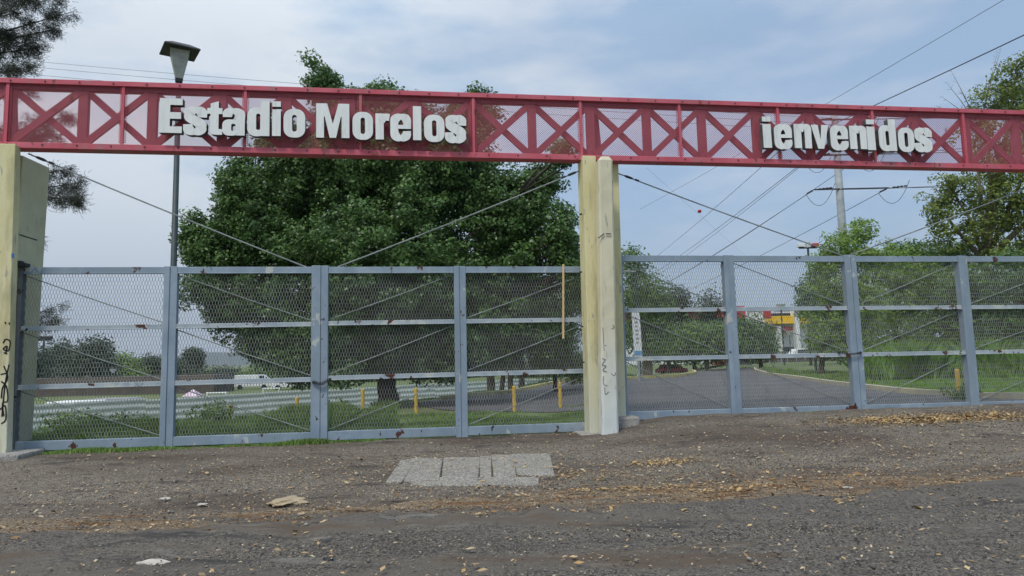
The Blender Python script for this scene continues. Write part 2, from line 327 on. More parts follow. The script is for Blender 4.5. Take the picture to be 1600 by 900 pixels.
def ssin(Sg, T):
    return .006*np.sin(Sg*2.1+T*1.3) + .004*np.sin(Sg*5.3-T*3.1) + .003*np.sin(Sg*9+T*11)
SPK = [(62,.66,.70,(.15,.13,.105)),(34,.68,.71,(.045,.038,.033)),(130,.67,.70,(.30,.27,.22))]
M['apron'] = mat('worn_apron_asphalt', (.088,.067,.050), (.132,.103,.077), tmask=(-3.6,-5.3,(.135,.098,.066)), scale=1.1, rough=.95, bump=.7, bscale=60, stretch=(.5,1.2,1), lo=.3, hi=.7, detail=9, rust=[(.45,.46,.60,(.088,.066,.05)),(2.2,.54,.66,(.058,.048,.042)),(9,.60,.68,(.13,.108,.085))], speck=SPK)
M['dirt'] = mat('brown_dirt', (.150,.098,.056), (.092,.070,.052), .9, .95, .7, 30, stretch=(.35,1.8,1), detail=9, rust=[(.8,.50,.58,(.108,.095,.080)),(3.4,.54,.62,(.15,.078,.034)),(7,.58,.64,(.052,.038,.028)),(5,.64,.68,(.22,.17,.11))], speck=[(60,.65,.69,(.19,.145,.09)),(120,.67,.7,(.32,.26,.18))])
M['asphalt'] = mat('road_asphalt', (.074,.062,.051), (.114,.098,.081), 1.0, .9, .55, 55, tmask=(-8.0,-5.7,(.118,.098,.076)), stretch=(.35,1.6,1), detail=10, cracks=(.75, .012, (.02,.018,.017)), rust=[(.5,.48,.60,(.108,.093,.077)),(1.5,.58,.66,(.040,.036,.034)),(1.0,.55,.62,(.095,.070,.050)),(2.3,.60,.70,(.18,.168,.148)),(7,.61,.67,(.125,.11,.09)),(18,.62,.66,(.045,.04,.036))], speck=[(110,.67,.70,(.17,.155,.13)),(60,.69,.71,(.035,.032,.03))])
M['drive'] = mat('driveway_asphalt', (.075,.074,.078), (.10,.098,.10), .5, .9, .6, 40, rust=[(.3,.55,.7,(.125,.12,.12))], speck=[(40,.64,.7,(.15,.15,.15))])
tag(stsheet('apron', -24, 26, -5.2, -.02, .12, M['apron'], .010, .02, 3, ssin), kind='structure')
tag(stsheet('dirt_verge', -24, 26, -6.2, -4.95, .08, M['dirt'], .024, .16, 5, ssin), kind='structure')
def rough_edge(Sg, T):
    e = T + 6.0; b_ = .028*np.exp(-((e+.15)/.22)**2) * (1 + .7*np.sin(Sg*1.9+1) + .6*np.sin(Sg*7.7) + .4*np.sin(Sg*17))
    c_ = T + 6.9 + .25*np.sin(Sg*.7) + .08*np.sin(Sg*4.1); d_ = T + 8.1 - .06*Sg + .3*np.sin(Sg*.5+2) + .05*np.sin(Sg*6)
    return ssin(Sg, T)*1.5 + b_ - .03*np.exp(-(c_/.07)**2)*(np.sin(Sg*1.1) > -.3) + .014*np.tanh(c_/.15) - .022*np.exp(-(d_/.08)**2)*(np.sin(Sg*.8+1) > -.2)
tag(stsheet('road', -24, 26, -16, -5.9, .06, M['asphalt'], .048, .16, 9, rough_edge), kind='structure')

def poly_sheet(name, pts, mt, dz):
    bm = bmesh.new(); vs = [bm.verts.new((x, y, 0)) for x, y in pts]; f = bm.faces.new(vs)
    if f.normal.z < 0: f.normal_flip()
    bmesh.ops.triangulate(bm, faces=bm.faces[:])
    for ax, rngv in ((0, np.arange(-15, 40, .8)), (1, np.arange(10, 60, .8))):
        for c in rngv:
            co = [0,0,0]; co[ax] = c; no_ = [0,0,0]; no_[ax] = 1
            bmesh.ops.bisect_plane(bm, geom=bm.verts[:]+bm.edges[:]+bm.faces[:], plane_co=co, plane_no=no_)
    for v in bm.verts: v.co.z = h(v.co.x, v.co.y) + dz
    bmesh.ops.recalc_face_normals(bm, faces=bm.faces[:])
    me = bpy.data.meshes.new(name); bm.to_mesh(me); bm.free(); me.materials.append(mt)
    o = bpy.data.objects.new(name, me); COL.objects.link(o); return o
def smooth_path(pts, k=6):
    out = []; n = len(pts)
    for i in range(n-1):
        p0, p1, p2, p3 = pts[max(i-1,0)], pts[i], pts[i+1], pts[min(i+2,n-1)]
        for j in range(k):
            t = j/k
            out.append(tuple(.5*((2*p1[q])+(-p0[q]+p2[q])*t+(2*p0[q]-5*p1[q]+4*p2[q]-p3[q])*t*t+(-p0[q]+3*p1[q]-3*p2[q]+p3[q])*t**3) for q in range(len(p1))))
    return out + [tuple(pts[-1])]
def gp(px, py, t): s_, z_ = sz(px, py, t); p = G(s_, t, 0); return (p.x, p.y)
left_edge = smooth_path([XY(648,21.4), XY(675,22.8), XY(728,24.0), XY(830,27.5), XY(915,30.5), XY(985,31.5), XY(1045,33.5), XY(1083,37), XY(1078,44), XY(1040,50)])
right_edge = smooth_path([XY(1180,50), XY(1182,40), XY(1215,31), XY(1262,26), XY(1322,21), XY(1400,17.5), XY(1498,15.5), XY(1600,14.7), XY(1850,14.6)])
near = [gp(1850,640,.02), gp(1300,640,.02), gp(940,660,.02), XY(935,14.6)] + smooth_path([XY(915,15.8), XY(800,17.2), XY(700,18.4), XY(662,20.2)])
tag(poly_sheet('driveway', left_edge + right_edge + near, M['drive'], .02), kind='structure')
def kerb(name, path, w, hgt, mt, label):
    b = MB(); n = len(path); V = []; Fc = []
    for i, (x, y) in enumerate(path):
        x0, y0 = path[max(i-1,0)]; x1, y1 = path[min(i+1,n-1)]; d = Vector((x1-x0, y1-y0, 0)).normalized(); nn = Vector((-d.y, d.x, 0))
        z = h(x, y); c = Vector((x, y, 0))
        for q, zz in ((-w/2, z-.1), (-w/2, z+hgt), (w/2, z+hgt), (w/2, z-.1)): V.append(c + nn*q + Vector((0,0,zz)))
    for i in range(n-1):
        for j in range(4): Fc.append((i*4+j, i*4+(j+1)%4, (i+1)*4+(j+1)%4, (i+1)*4+j))
    Fc += [(0,1,2,3), (4*n-1,4*n-2,4*n-3,4*n-4)]
    b.add(V, Fc); o = b.build(name, mt, origin=(path[0][0], path[0][1], h(*path[0])))
    tag(o, label, 'kerb'); return o
kerb('kerb', left_edge[8:], .18, .15, M['kerb_y'], 'faded yellow kerb curving along the far left side of the driveway behind the pillar')
kerb('kerb', right_edge, .18, .14, M['kerb_w'], 'pale worn kerb edging the lawn on the right side of the driveway')
# hills
rg = np.random.default_rng(3)
def hills(name, Y, px0, px1, hpx, seed, steep=.4):
    r = np.random.default_rng(seed); n = 120; V = []; Fc = []
    for i in range(n):
        u = i/(n-1); px = px0 + (px1-px0)*u; x = (px-800)/F*Y
        hh = hpx(px) / F * Y * (1 + .12*math.sin(px*.031+seed) + .06*math.sin(px*.11+seed))
        for k in range(7):
            q = k/6; V.append((x, Y - hh*2.5*(1-q)*1.2 + (0 if k < 6 else 0), -6 + (hh+6)*math.sin(q*math.pi/2)))
        V.append((x, Y + hh*3, -6))
    for i in range(n-1):
        for k in range(7): a = i*8+k; Fc.append((a, a+8, a+9, a+1))
    return np_obj(name, V, Fc, M['hill'], smooth=True)
tag(hills('hills', 4200, -700, 2300, lambda p: 9 + 10*math.exp(-((p-400)/260)**2) + 6*math.exp(-((p-1300)/300)**2), 4), kind='structure')

# ================================================================== pillars
TP = -.42          # the truss front plane, in front of the gate plane
def tapered(name, parent, m, top, bot, t0, t1, tt=None, z0=None, bevel=.012):
    """upright slab: px of left/right edges at its top and bottom on plane t0"""
    (a0, ay), (a1, _) = top; (b0, by), (b1, _) = bot
    sa0, za = sz(a0, ay, t0); sa1, _z = sz(a1, ay, t0); sb0, zb = sz(b0, by, t0); sb1, _z = sz(b1, by, t0)
    if z0 is not None: zb = z0
    t1t = tt if tt is not None else t1
    b = MB(); b.hexa([G(sb0,t0,zb),G(sb1,t0,zb),G(sb1,t1,zb),G(sb0,t1,zb),G(sa0,t0,za),G(sa1,t0,za),G(sa1,t1t,za),G(sa0,t1t,za)])
    return b.build(name, m, parent, bevel=bevel), (sa0, sa1, za, sb0, sb1, zb)
# centre pillar
sc_, _ = sz(925, 680, -.55); pc = G(sc_, -.45, 0); pc.z = h(pc.x, pc.y)
P1 = thing('gate_pillar', 'pale yellow twin-beam concrete pillar between the two pairs of gates', 'pillar', pc)
tapered('beam', P1, M['yellow_paint'], ((910,243),(931,243)), ((922,683),(947,683)), -.52, -.14, z0=pc.z-.1)
s_a, z_a = sz(931, 243, -.5); s_b, _ = sz(947, 683, -.5)
tapered('beam', P1, M['yellow_paint'], ((940,245),(966,243)), ((950,662),(979,662)), -.22, .12, z0=pc.z+.26)
b = MB(); s0, zb = sz(957, 668, -.42); s1, _ = sz(1000, 668, -.42); b.gbox(s0, s1, -.46, .16, pc.z-.15, pc.z+.27); b.build('footing', M['concrete'], P1, bevel=.03)
s0, _ = sz(912,690,-.5); s1, _ = sz(945,690,-.5); b = MB(); b.gbox(s0-.08, s1+.02, -.66, -.1, pc.z-.2, pc.z+.03); b.build('base_slab', M['concrete'], P1, bevel=.02)
# rusty stain strip and pegs
b = MB()
for (x, y) in ((911, 333),(911,424),(913,510),(915,566)):
    s_, z_ = sz(x, y, -.52); b.gbox(s_-.04, s_, -.45, -.40, z_-.012, z_+.012)
b.build('hinge_peg', M['wire'], P1)
pq = G(sz(955,686,-.8)[0], -.8, 0); pq.z = h(pq.x, pq.y)
P2 = thing('concrete_post', 'old whitewashed concrete post standing just in front of the middle pillar', 'post', pq)
sa0, za = sz(935, 250, -.8); sa1, _ = sz(957.5, 250, -.8); sb0, zb = sz(941, 686, -.8); sb1, _ = sz(967, 686, -.8)
b = MB(); NZ = 26; ringn = 8; V = []; Fc = []
for i in range(NZ+1):
    q = i/NZ; z = pq.z-.1 + (za - pq.z+.1)*q; x0 = sb0+(sa0-sb0)*q; x1 = sb1+(sa1-sb1)*q; c = .035; t0, t1 = -.82, -.58
    j = lambda: random.uniform(-.004, .004)
    for (ss_, tt_) in ((x0+c,t0),(x1-c,t0),(x1,t0+c),(x1,t1-c),(x1-c,t1),(x0+c,t1),(x0,t1-c),(x0,t0+c)): V.append(G(ss_+j(), tt_+j(), z))
for i in range(NZ):
    for k in range(8): Fc.append((i*8+k, i*8+(k+1)%8, (i+1)*8+(k+1)%8, (i+1)*8+k))
nb = len(V); x0, x1 = sa0, sa1
for (ss_, tt_) in ((x0+.08,-.78),(x1-.06,-.78),(x1-.04,-.74),(x1-.04,-.66),(x1-.06,-.62),(x0+.08,-.62),(x0+.06,-.66),(x0+.06,-.74)): V.append(G(ss_, tt_, za+.075))
for k in range(8): Fc.append((NZ*8+k, NZ*8+(k+1)%8, nb+(k+1)%8, nb+k))
Fc.append(tuple(range(nb, nb+8))); Fc.append(tuple(reversed(range(8))))
b.add(V, Fc); shaft = b.build('shaft', M['post'], P2)
def strokes(name, parent, m, lines, t, r=.011):
    o = None
    for ln in lines:
        b = MB()
        pts = [G(*(lambda q: (q[0], t, q[1]))(sz(x, y, t))) for x, y in smooth_path(ln, 4)]
        for p, q in zip(pts[:-1], pts[1:]):
            ax = (q-p); b.bar(p - ax*.12, q + ax*.12, r*2, .004)
        o = b.build(name, m, parent)
    return o
strokes('graffiti', shaft, M['purple'], [[(942,512),(943,530),(944,548)],[(941,560),(946,562)],[(946,562),(941,570),(947,572),(942,578),(948,581)],[(943,588),(943,600),(949,603)],[(945,605),(946,616),(951,612)],[(945,540),(948,540)]], -.823, .0045)
strokes('graffiti', shaft, M['black'], [[(955,584),(960,587),(962,582)],[(957,508),(960,511),(956,514)]], -.823, .004)
b = MB(); pa = G(sz(935,372,-.84)[0], -.84, sz(935,372,-.84)[1]); pb = G(sz(944,365,-.84)[0], -.84, sz(944,365,-.84)[1]); pd = G(sz(955,365.5,-.84)[0], -.84, sz(955,365.5,-.84)[1])
b.tube([pa, pb], .009, 6); b.tube([pb + (pd-pb)*.25, pd], .009, 6); b.build('wire_tie', M['wire'], P2)
# left pillar
s0, _ = sz(-12, 700, -.5); pl = G(s0, -.4, 0); pl.z = h(pl.x, pl.y)
P3 = thing('gate_pillar', 'pale yellow pillar with black graffiti at the far left end of the gates', 'pillar', pl)
bm3, _ = tapered('beam', P3, M['yellow_paint'], ((-5,224),(24,225)), ((-16,716),(10,716)), -.52, -.36, z0=pl.z-.1)
tapered('beam', P3, M['yellow_paint'], ((-48,224),(-9,224)), ((-74,722),(-24,722)), -.46, -.28, z0=pl.z-.1)
s1, _ = sz(49, 700, -.5); b = MB(); b.gbox(s0-1.2, s1, -.85, -.1, pl.z-.2, pl.z+.09); b.build('footing', M['concrete'], P3, bevel=.03)
strokes('graffiti', bm3, M['black'], [[(8,503),(9,506)],[(14,504),(15,507)],[(5,536),(9,530),(16,534),(13,548),(5,545),(11,541),(9,552)],[(6,551),(11,553)],
    [(6,572),(12,590),(4,606),(2,622)],[(14,570),(8,600),(3,650)],[(2,596),(10,604),(12,626),(4,630),(6,650)],[(0,640),(8,634),(9,655),(2,662)],[(1,585),(10,583)]], -.523, .010)
strokes('sticker', bm3, M['bluepatch'], [[(20,396),(20,403)]], -.523, .02)
sE = sz(1700, 640, -.3)[0]; pe = G(sE+.2, -.3, 0); pe.z = h(pe.x, pe.y)
P4 = thing('gate_pillar', 'pale yellow pillar at the far right end of the gates, just outside the picture edge', 'pillar', pe)
for k_ in (0, 1):
    b = MB(); zt_ = sz(1690, 262, -.42)[1]; b.gbox(sE+.02+.42*k_, sE+.36+.42*k_, -.52+.1*k_, -.14+.1*k_, pe.z-.1, zt_-.06*k_); b.build('beam', M['yellow_paint'], P4, bevel=.012)
# fin behind left gate post (single tapered slab perpendicular to the gate)
sf0, _ = sz(36, 240, -.1)
def on_s(px, py, s_fixed):   # where the pixel ray meets the plane s = s_fixed
    d = ray(px, py); o = Vector((0,0,CAMZ)); k = ((G0 + GU*s_fixed - o).dot(GU))/d.dot(GU); p = o + d*k
    return (p-G0).dot(GN), p.z
tA, zA = on_s(77.5, 262, sf0); tB, zB = on_s(50, 690, sf0)
_, zF = sz(39, 243, -.1)
b = MB(); zb = pl.z - .1
b.hexa([G(sf0-.3,-.1,zb),G(sf0,-.1,zb),G(sf0,tB,zb),G(sf0-.3,tB,zb),G(sf0-.3,-.1,zF+.02),G(sf0,-.1,zF),G(sf0,tA,zA),G(sf0-.3,tA,zA+.02)])
b.build('rear_fin', M['fin_paint'], P3, bevel=.012)
_, zj = on_s(60, 376, sf0); b = MB(); b.hexa([G(sf0-.01,-.09,zj-.01),G(sf0+.003,-.09,zj-.01),G(sf0+.003,tA*.62,zj-.01),G(sf0-.01,tA*.62,zj-.01),G(sf0-.01,-.09,zj+.01),G(sf0+.003,-.09,zj+.01),G(sf0+.003,tA*.62,zj+.01),G(sf0-.01,tA*.62,zj+.01)]); b.build('joint', M['wire'], P3)

# ================================================================== gates
def expanded(name, s0, s1, z0, z1, t, parent, m=None, cw=.047, rh=.052, bond=.015):
    """expanded metal sheet: staggered columns of near vertical strands joined by short slanting ones"""
    nc = int((s1-s0)/cw); cwv = (s1-s0)/nc; nr = max(2, int((z1-z0)/(rh+bond))); k = (z1-z0)/nr; hs = k*(rh/(rh+bond)); hb = k - hs
    seg = []   # (s,z)->(s,z)
    for r in range(nr):
        zb_ = z0 + r*k; off = 0 if r % 2 == 0 else .5
        cs = s0 + (np.arange(nc + (1 if off == 0 else 0)) + off)*cwv
        j = rng.normal(0, .0012, len(cs))
        seg.append(np.stack([cs+j, np.full_like(cs, zb_), cs+j, np.full_like(cs, zb_+hs)], 1))
        if r < nr-1:
            for dr in (-.5, .5):
                e = cs + dr*cwv; ok = (e > s0-1e-4) & (e < s1+1e-4)
                seg.append(np.stack([cs[ok], np.full(ok.sum(), zb_+hs), e[ok], np.full(ok.sum(), zb_+k)], 1))
    A = np.concatenate(seg); n = len(A)
    a = np.array([[*G(0,0,0)]]) ; gu = np.array(GU); gn = np.array(GN); g0 = np.array(G0)
    P = g0 + gu*A[:,0:1] + gn*t + np.array([0,0,1])*A[:,1:2]; Q = g0 + gu*A[:,2:3] + gn*t + np.array([0,0,1])*A[:,3:4]
    w = .0042; dpt = .0055
    sd_ = gu*.82 + gn*.57; od = -gu*.57 + gn*.82
    vv = np.isclose(A[:,0], A[:,2])[:,None]
    sd2 = np.where(vv, sd_, np.array([0,0,1.0])); od2 = np.where(vv, od, gn)
    w = np.where(vv, .0042, .0019)
    c = [sd2*w+od2*dpt*.5, -sd2*w+od2*dpt*.5, -sd2*w-od2*dpt*.5, sd2*w-od2*dpt*.5]
    V = np.concatenate([np.stack([P+x for x in c], 1), np.stack([Q+x for x in c], 1)], 1).reshape(-1, 3)
    base = np.arange(n)[:,None]*8; fc = np.array([[0,1,5,4],[1,2,6,5],[2,3,7,6],[3,0,4,7]])
    Fq = (base[:,None,:] + fc[None]).reshape(-1, 4)
    return np_obj(name, V, Fq, m or M['mesh'], parent)
ROWY = {}
def gate_leaf(label, pxL, pxM, pxR, ytop, zs, tl, diag, wl=.12, wr=.14, wm=.21, cat='gate'):
    """zs: heights of bottom, two middle and top rails at the left and the right end"""
    sL = sz(pxL, ytop, tl)[0]; sM = sz(pxM, ytop, tl)[0]; sR = sz(pxR, ytop, tl)[0]
    c = G((sL+sR)/2, tl, 0); c.z = h(c.x, c.y)
    T = thing('gate_leaf', label, cat, c, 'metal mesh gate leaves')
    def zz(i, s): q = (s-sL)/(sR-sL); return zs[0][i]*(1-q) + zs[1][i]*q
    for (s_, w_) in ((sL+wl/2, wl), (sM, wm), (sR-wr/2, wr)):
        b = MB(); d = .12 if w_ != wm else .13; z0, z1 = zz(0, s_)-.09, zz(3, s_)+.075
        if w_ == wm:     # middle post: two channels side by side with a seam
            b.gbox(s_-w_/2, s_-.012, tl-.075, tl+d/2, z0-.02, z1-.012); b.gbox(s_-.012, s_+w_/2, tl-.058, tl+d/2-.004, z0-.02, z1-.012)
        else: b.gbox(s_-w_/2, s_+w_/2, tl-.068, tl+d/2, z0, z1)
        po = b.build('post', M['gate'], T, bevel=.006)
    spans = ((sL+wl, sM-wm/2), (sM+wm/2, sR-wr))
    hts = (.15, .075, .075, .11)
    for i in range(4):
        for (a, e) in spans:
            b = MB(); za_, ze_ = zz(i, a), zz(i, e); hh = hts[i]/2; d0, d1 = tl-.05, tl+.05
            # top rail runs over the posts' face as a shallow channel
            b.hexa([G(a,d0,za_-hh),G(e,d0,ze_-hh),G(e,d1,ze_-hh),G(a,d1,za_-hh),G(a,d0,za_+hh),G(e,d0,ze_+hh),G(e,d1,ze_+hh),G(a,d1,za_+hh)])
            if i in (1,2,3): b.hexa([G(a,d0-.012,za_-hh-.006),G(e,d0-.012,ze_-hh-.006),G(e,d0,ze_-hh-.006),G(a,d0,za_-hh-.006),G(a,d0-.012,za_-hh+.012),G(e,d0-.012,ze_-hh+.012),G(e,d0,ze_-hh+.012),G(a,d0,za_-hh+.012)])
            b.build('rail', M['rail'] if i in (1,2) else M['gate'], T, bevel=.005)
    for i in range(3):
        for (a, e) in spans:
            z0 = min(zz(i,a), zz(i,e)) + hts[i]/2 - .02; z1 = max(zz(i+1,a), zz(i+1,e)) - hts[i+1]/2 + .02
            expanded('mesh_panel', a, e, z0, z1, tl+.028, T)
            za_ = zz(i+1, a)-hts[i+1]/2-.03; ze_ = zz(i, e)+hts[i]/2+.03; b = MB()
            if diag > 0: p, q = G(a+.02, tl+.005, za_), G(e-.02, tl+.005, ze_)
            else: p, q = G(a+.02, tl+.005, zz(i,a)+hts[i]/2+.03), G(e-.02, tl+.005, zz(i+1,e)-hts[i+1]/2-.03)
            mid = (p+q)/2 - Vector((0,0,.012)); b.tube([p, mid, q], .0085, 6); b.build('brace_cable', M['cable'], T)
    return T, sL, sM, sR
zL = [(.225,1.165,2.115,3.07),(.205,1.175,2.12,3.06)]
zL2 = [(.21,1.19,2.13,3.06),(.20,1.20,2.13,3.05)]
TL = 0.0
GL1 = gate_leaf('left-most gate leaf in faded blue-grey paint, hinged on the graffitied pillar', 27, 269, 502, 424, zL, TL, +1, wr=.155)
GL2 = gate_leaf('blue-grey gate leaf in front of the big tree trunk, left of the middle pillar', 502.5, 718, 919, 422, zL2, TL+.012, -1, wl=.12, wr=.05)
zR = [(.365,1.40,2.29,3.26),(.34,1.38,2.28,3.24)]
zR2 = [(.34,1.38,2.28,3.24),(.30,1.36,2.25,3.23)]
GL3 = gate_leaf('blue-grey gate leaf across the driveway, right of the middle pillar', 966, 1136, 1325.5, 402, zR, TL+.03, +1, wl=.06, wr=.13)
GL4 = gate_leaf('right-most gate leaf in front of the lawn, its end cut by the picture edge', 1326, 1500, 1690, 402, zR2, TL+.036, -1, wl=.11, wr=.14)
# drop bolts under the right pair, hinge block and chains
b = MB(); sx = GL3[3]
post4 = sorted([c_ for c_ in GL4[0].children if c_.name.startswith('post')], key=lambda q: q.name)[0]
for d in (-.06, .05): b = MB(); b.tube([G(sx+d, TL-.04, .30), G(sx+d, TL-.04, .19+.02)], .016, 8); b.build('drop_bolt', M['wire'], post4)
b = MB(); s_, z_ = sz(38, 414, -.05); b.gbox(s_-.12, s_+.08, -.16, -.02, z_-.04, z_+.02); b.gbox(s_-.1, s_+.0, -.14, -.04, z_+.02, z_+.06); post1 = sorted([c_ for c_ in GL1[0].children if c_.name.startswith('post')], key=lambda q: q.name)[0]; post1.data.materials[0] = M['darkpost']; b.build('hinge', M['wire'], post1, bevel=.008)
def chain(name, pts, r, label, cat, parent=None):
    b = MB(); n = 14; P = [Vector(p) for p in smooth_path([tuple(p) for p in pts], 6)]
    for i in range(len(P)-1):
        c = (P[i]+P[i+1])/2; d = (P[i+1]-P[i]).normalized(); o = Vector((0,0,1)) if i % 2 else GN
        ring = [c + d*math.cos(2*math.pi*k/8)*r*2.2 + (o-d*o.dot(d)).normalized()*math.sin(2*math.pi*k/8)*r*1.5 for k in range(9)]
        b.tube(ring, r*.45, 5, cap=False)
    o = b.build(name, M['wire'], origin=tuple(P[0])); tag(o, label, cat); return o
s1, z1 = sz(489, 597, -.09); s2, z2 = sz(516, 593, -.09)
chain('lock_chain', [G(s1,-.03,z1), G(s1+.02,-.105,z1), G((s1+s2)/2,-.115,z1-.03), G(s2-.02,-.10,z2), G(s2,-.03,z2)], .014, 'rusty chain tying together the two left gate leaves at waist height', 'chain')
s1, z1 = sz(1312, 551, -.06); s2, z2 = sz(1345, 551, -.06)
chain('lock_chain', [G(s1,-.01,z1), G(s1+.02,-.085,z1), G((s1+s2)/2,-.095,z1-.03), G(s2-.02,-.085,z2), G(s2,-.01,z2)], .013, 'dark chain tying together the two right gate leaves over the driveway', 'chain')
# stay cables from pillars down to the meeting point of the leaves
def cable(name, p, q, r, label, sag=.02, m=None, clamp=True, cat='cable', group=None):
    p, q = Vector(p), Vector(q); root = thing(name, label, cat, p, group); b = MB(); n = 10
    b.tube([p.lerp(q, i/n) - Vector((0,0,sag*4*(i/n)*(1-i/n))) for i in range(n+1)], r, 6); b.build('strand', m or M['cable'], root)
    if clamp:
        d = (q-p).normalized(); b = MB(); b.tube([p+d*.12, p+d*.16, p+d*.26, p+d*.30], [.012,.024,.024,.012], 8); b.tube([p+d*.34, p+d*.42], .02, 8); b.build('turnbuckle', M['wire'], root)
    return root
def gpt(px, py, t): s_, z_ = sz(px, py, t); return G(s_, t, z_)
cable('stay_cable', gpt(44,240,-.3), gpt(480,418,-.02), .0125, 'steel stay cable sloping from the left pillar down to the left gates')
cable('stay_cable', gpt(910,265,-.3), gpt(528,417,-.02), .0125, 'pale stay cable crossing in front of the big tree down from the middle pillar')
cable('stay_cable', gpt(966,271,-.05), gpt(1316,399,-.02), .0125, 'dark stay cable sloping right from the middle pillar over the driveway')
cable('stay_cable', gpt(1650,276,-.05), gpt(1330,398,-.02), .0125, 'pale stay cable rising to the right picture edge in front of the leafy tree')
# timber lath tied to the gate
root = MB(); a_, c_ = gpt(880,413,-.09), gpt(880,529,-.09); root.bar(a_, c_, .035, .02); o = root.build('timber_lath', M['wood'], origin=tuple(c_)); tag(o, 'thin pale wooden lath hanging upright on the gate mesh beside the middle pillar', 'wooden stick')

# ================================================================== truss
def tz(px, py, t=TP): return sz(px, py, t)[1]
ztop = np.mean([tz(200,128), tz(800,148), tz(1400,166)]); zbot = np.mean([tz(200,235), tz(800,246), tz(1400,258)])
print('truss z', [round(tz(x, y),3) for x, y in ((0,121),(400,135),(800,147),(1200,160),(1600,172))], [round(tz(x, y),3) for x, y in ((0,229),(400,241),(800,247),(1200,257),(1600,263))])
def ztopf(s): return float(np.interp(s, STOP[0], STOP[1]))
STOP = ([sz(x, y, TP)[0] for x, y in ((0,120.5),(400,133.5),(800,147),(1200,160),(1600,172))], [tz(x, y) for x, y in ((0,120.5),(400,133.5),(800,147),(1200,160),(1600,172))])
SBOT = ([sz(x, y, TP)[0] for x, y in ((0,229),(400,240),(800,248),(1200,257),(1600,264))], [tz(x, y) for x, y in ((0,229),(400,240),(800,248),(1200,257),(1600,264))])
# straight chords fitted through those
ft = np.polyfit(*STOP, 1); fb = np.polyfit(*SBOT, 1)
ZT = lambda s: ft[0]*s + ft[1]
ZB = lambda s: fb[0]*s + fb[1]
vpx = [15,130,238,347,448,548,645,738,831,922,1010,1096,1181,1264,1346,1428,1508,1585]
vs = [sz(x, 190, TP+.12)[0] for x in vpx]
d0 = (vs[-1]-vs[0])/17; vs = [vs[0]-d0] + vs + [vs[-1]+d0*k for k in (1,2,3,4)]
tr0 = G(vs[9], TP, 0); trz = ZB(vs[9])
TR = thing('overhead_truss', 'long red lattice truss carrying the white lettering across both gates', 'truss', (tr0.x, tr0.y, trz))
sA, sB = vs[0]-.3, vs[-1]+.2
def slbar(s0, s1, zf, o0, o1, t0, t1, m, name):
    b = MB(); b.hexa([G(s0,t0,zf(s0)+o0),G(s1,t0,zf(s1)+o0),G(s1,t1,zf(s1)+o0),G(s0,t1,zf(s0)+o0),G(s0,t0,zf(s0)+o1),G(s1,t0,zf(s1)+o1),G(s1,t1,zf(s1)+o1),G(s0,t1,zf(s0)+o1)])
    return b.build(name, m, TR, bevel=.006)
DPT = .30
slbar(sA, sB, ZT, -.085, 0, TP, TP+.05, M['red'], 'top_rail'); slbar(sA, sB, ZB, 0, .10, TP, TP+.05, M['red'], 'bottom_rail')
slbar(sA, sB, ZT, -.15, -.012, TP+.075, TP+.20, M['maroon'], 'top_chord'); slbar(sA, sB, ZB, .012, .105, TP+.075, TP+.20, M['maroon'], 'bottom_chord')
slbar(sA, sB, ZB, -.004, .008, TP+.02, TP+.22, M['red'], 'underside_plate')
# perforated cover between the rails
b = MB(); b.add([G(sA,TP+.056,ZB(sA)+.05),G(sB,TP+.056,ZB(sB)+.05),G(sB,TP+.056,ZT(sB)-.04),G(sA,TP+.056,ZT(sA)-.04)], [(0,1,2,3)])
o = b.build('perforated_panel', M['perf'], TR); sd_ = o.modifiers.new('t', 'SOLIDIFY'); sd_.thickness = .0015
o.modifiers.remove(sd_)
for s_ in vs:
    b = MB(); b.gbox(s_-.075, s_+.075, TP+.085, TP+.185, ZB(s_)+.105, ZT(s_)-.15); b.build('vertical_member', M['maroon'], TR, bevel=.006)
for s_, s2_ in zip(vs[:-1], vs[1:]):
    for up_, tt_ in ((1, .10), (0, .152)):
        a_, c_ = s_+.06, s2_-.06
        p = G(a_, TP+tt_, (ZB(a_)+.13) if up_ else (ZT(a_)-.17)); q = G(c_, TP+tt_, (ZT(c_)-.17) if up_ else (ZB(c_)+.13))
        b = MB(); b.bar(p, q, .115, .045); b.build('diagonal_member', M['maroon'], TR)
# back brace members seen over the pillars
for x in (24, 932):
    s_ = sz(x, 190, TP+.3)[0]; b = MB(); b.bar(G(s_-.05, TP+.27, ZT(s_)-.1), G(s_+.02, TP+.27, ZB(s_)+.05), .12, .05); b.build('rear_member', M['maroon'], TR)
# seam strips with stitched perforation edge
for x in (8,190,382,563,740,908,1063,1217,1365,1507,1652):
    s_ = sz(x, 190, TP)[0]; b = MB(); b.gbox(s_-.024, s_+.024, TP+.02, TP+.052, ZB(s_)+.10, ZT(s_)-.085)
    z = ZB(s_)+.14
    while z < ZT(s_)-.12:
        for sg in (-1, 1): b.gbox(s_+sg*.044-.013, s_+sg*.044+.013, TP+.04, TP+.052, z, z+.014)
        z += .034
    b.build('seam_strip', M['red'], TR)
b = MB()
for k in range(46):
    s_ = sA + .4 + k*(sB-sA-.6)/46
    for zf, o_ in ((ZT,-.045),(ZB,.06)):
        b.tube([G(s_, TP-.012, zf(s_)+o_), G(s_, TP+.004, zf(s_)+o_)], .014, 6)
tag(b.build('bolt', M['wire'], TR), kind='stuff')

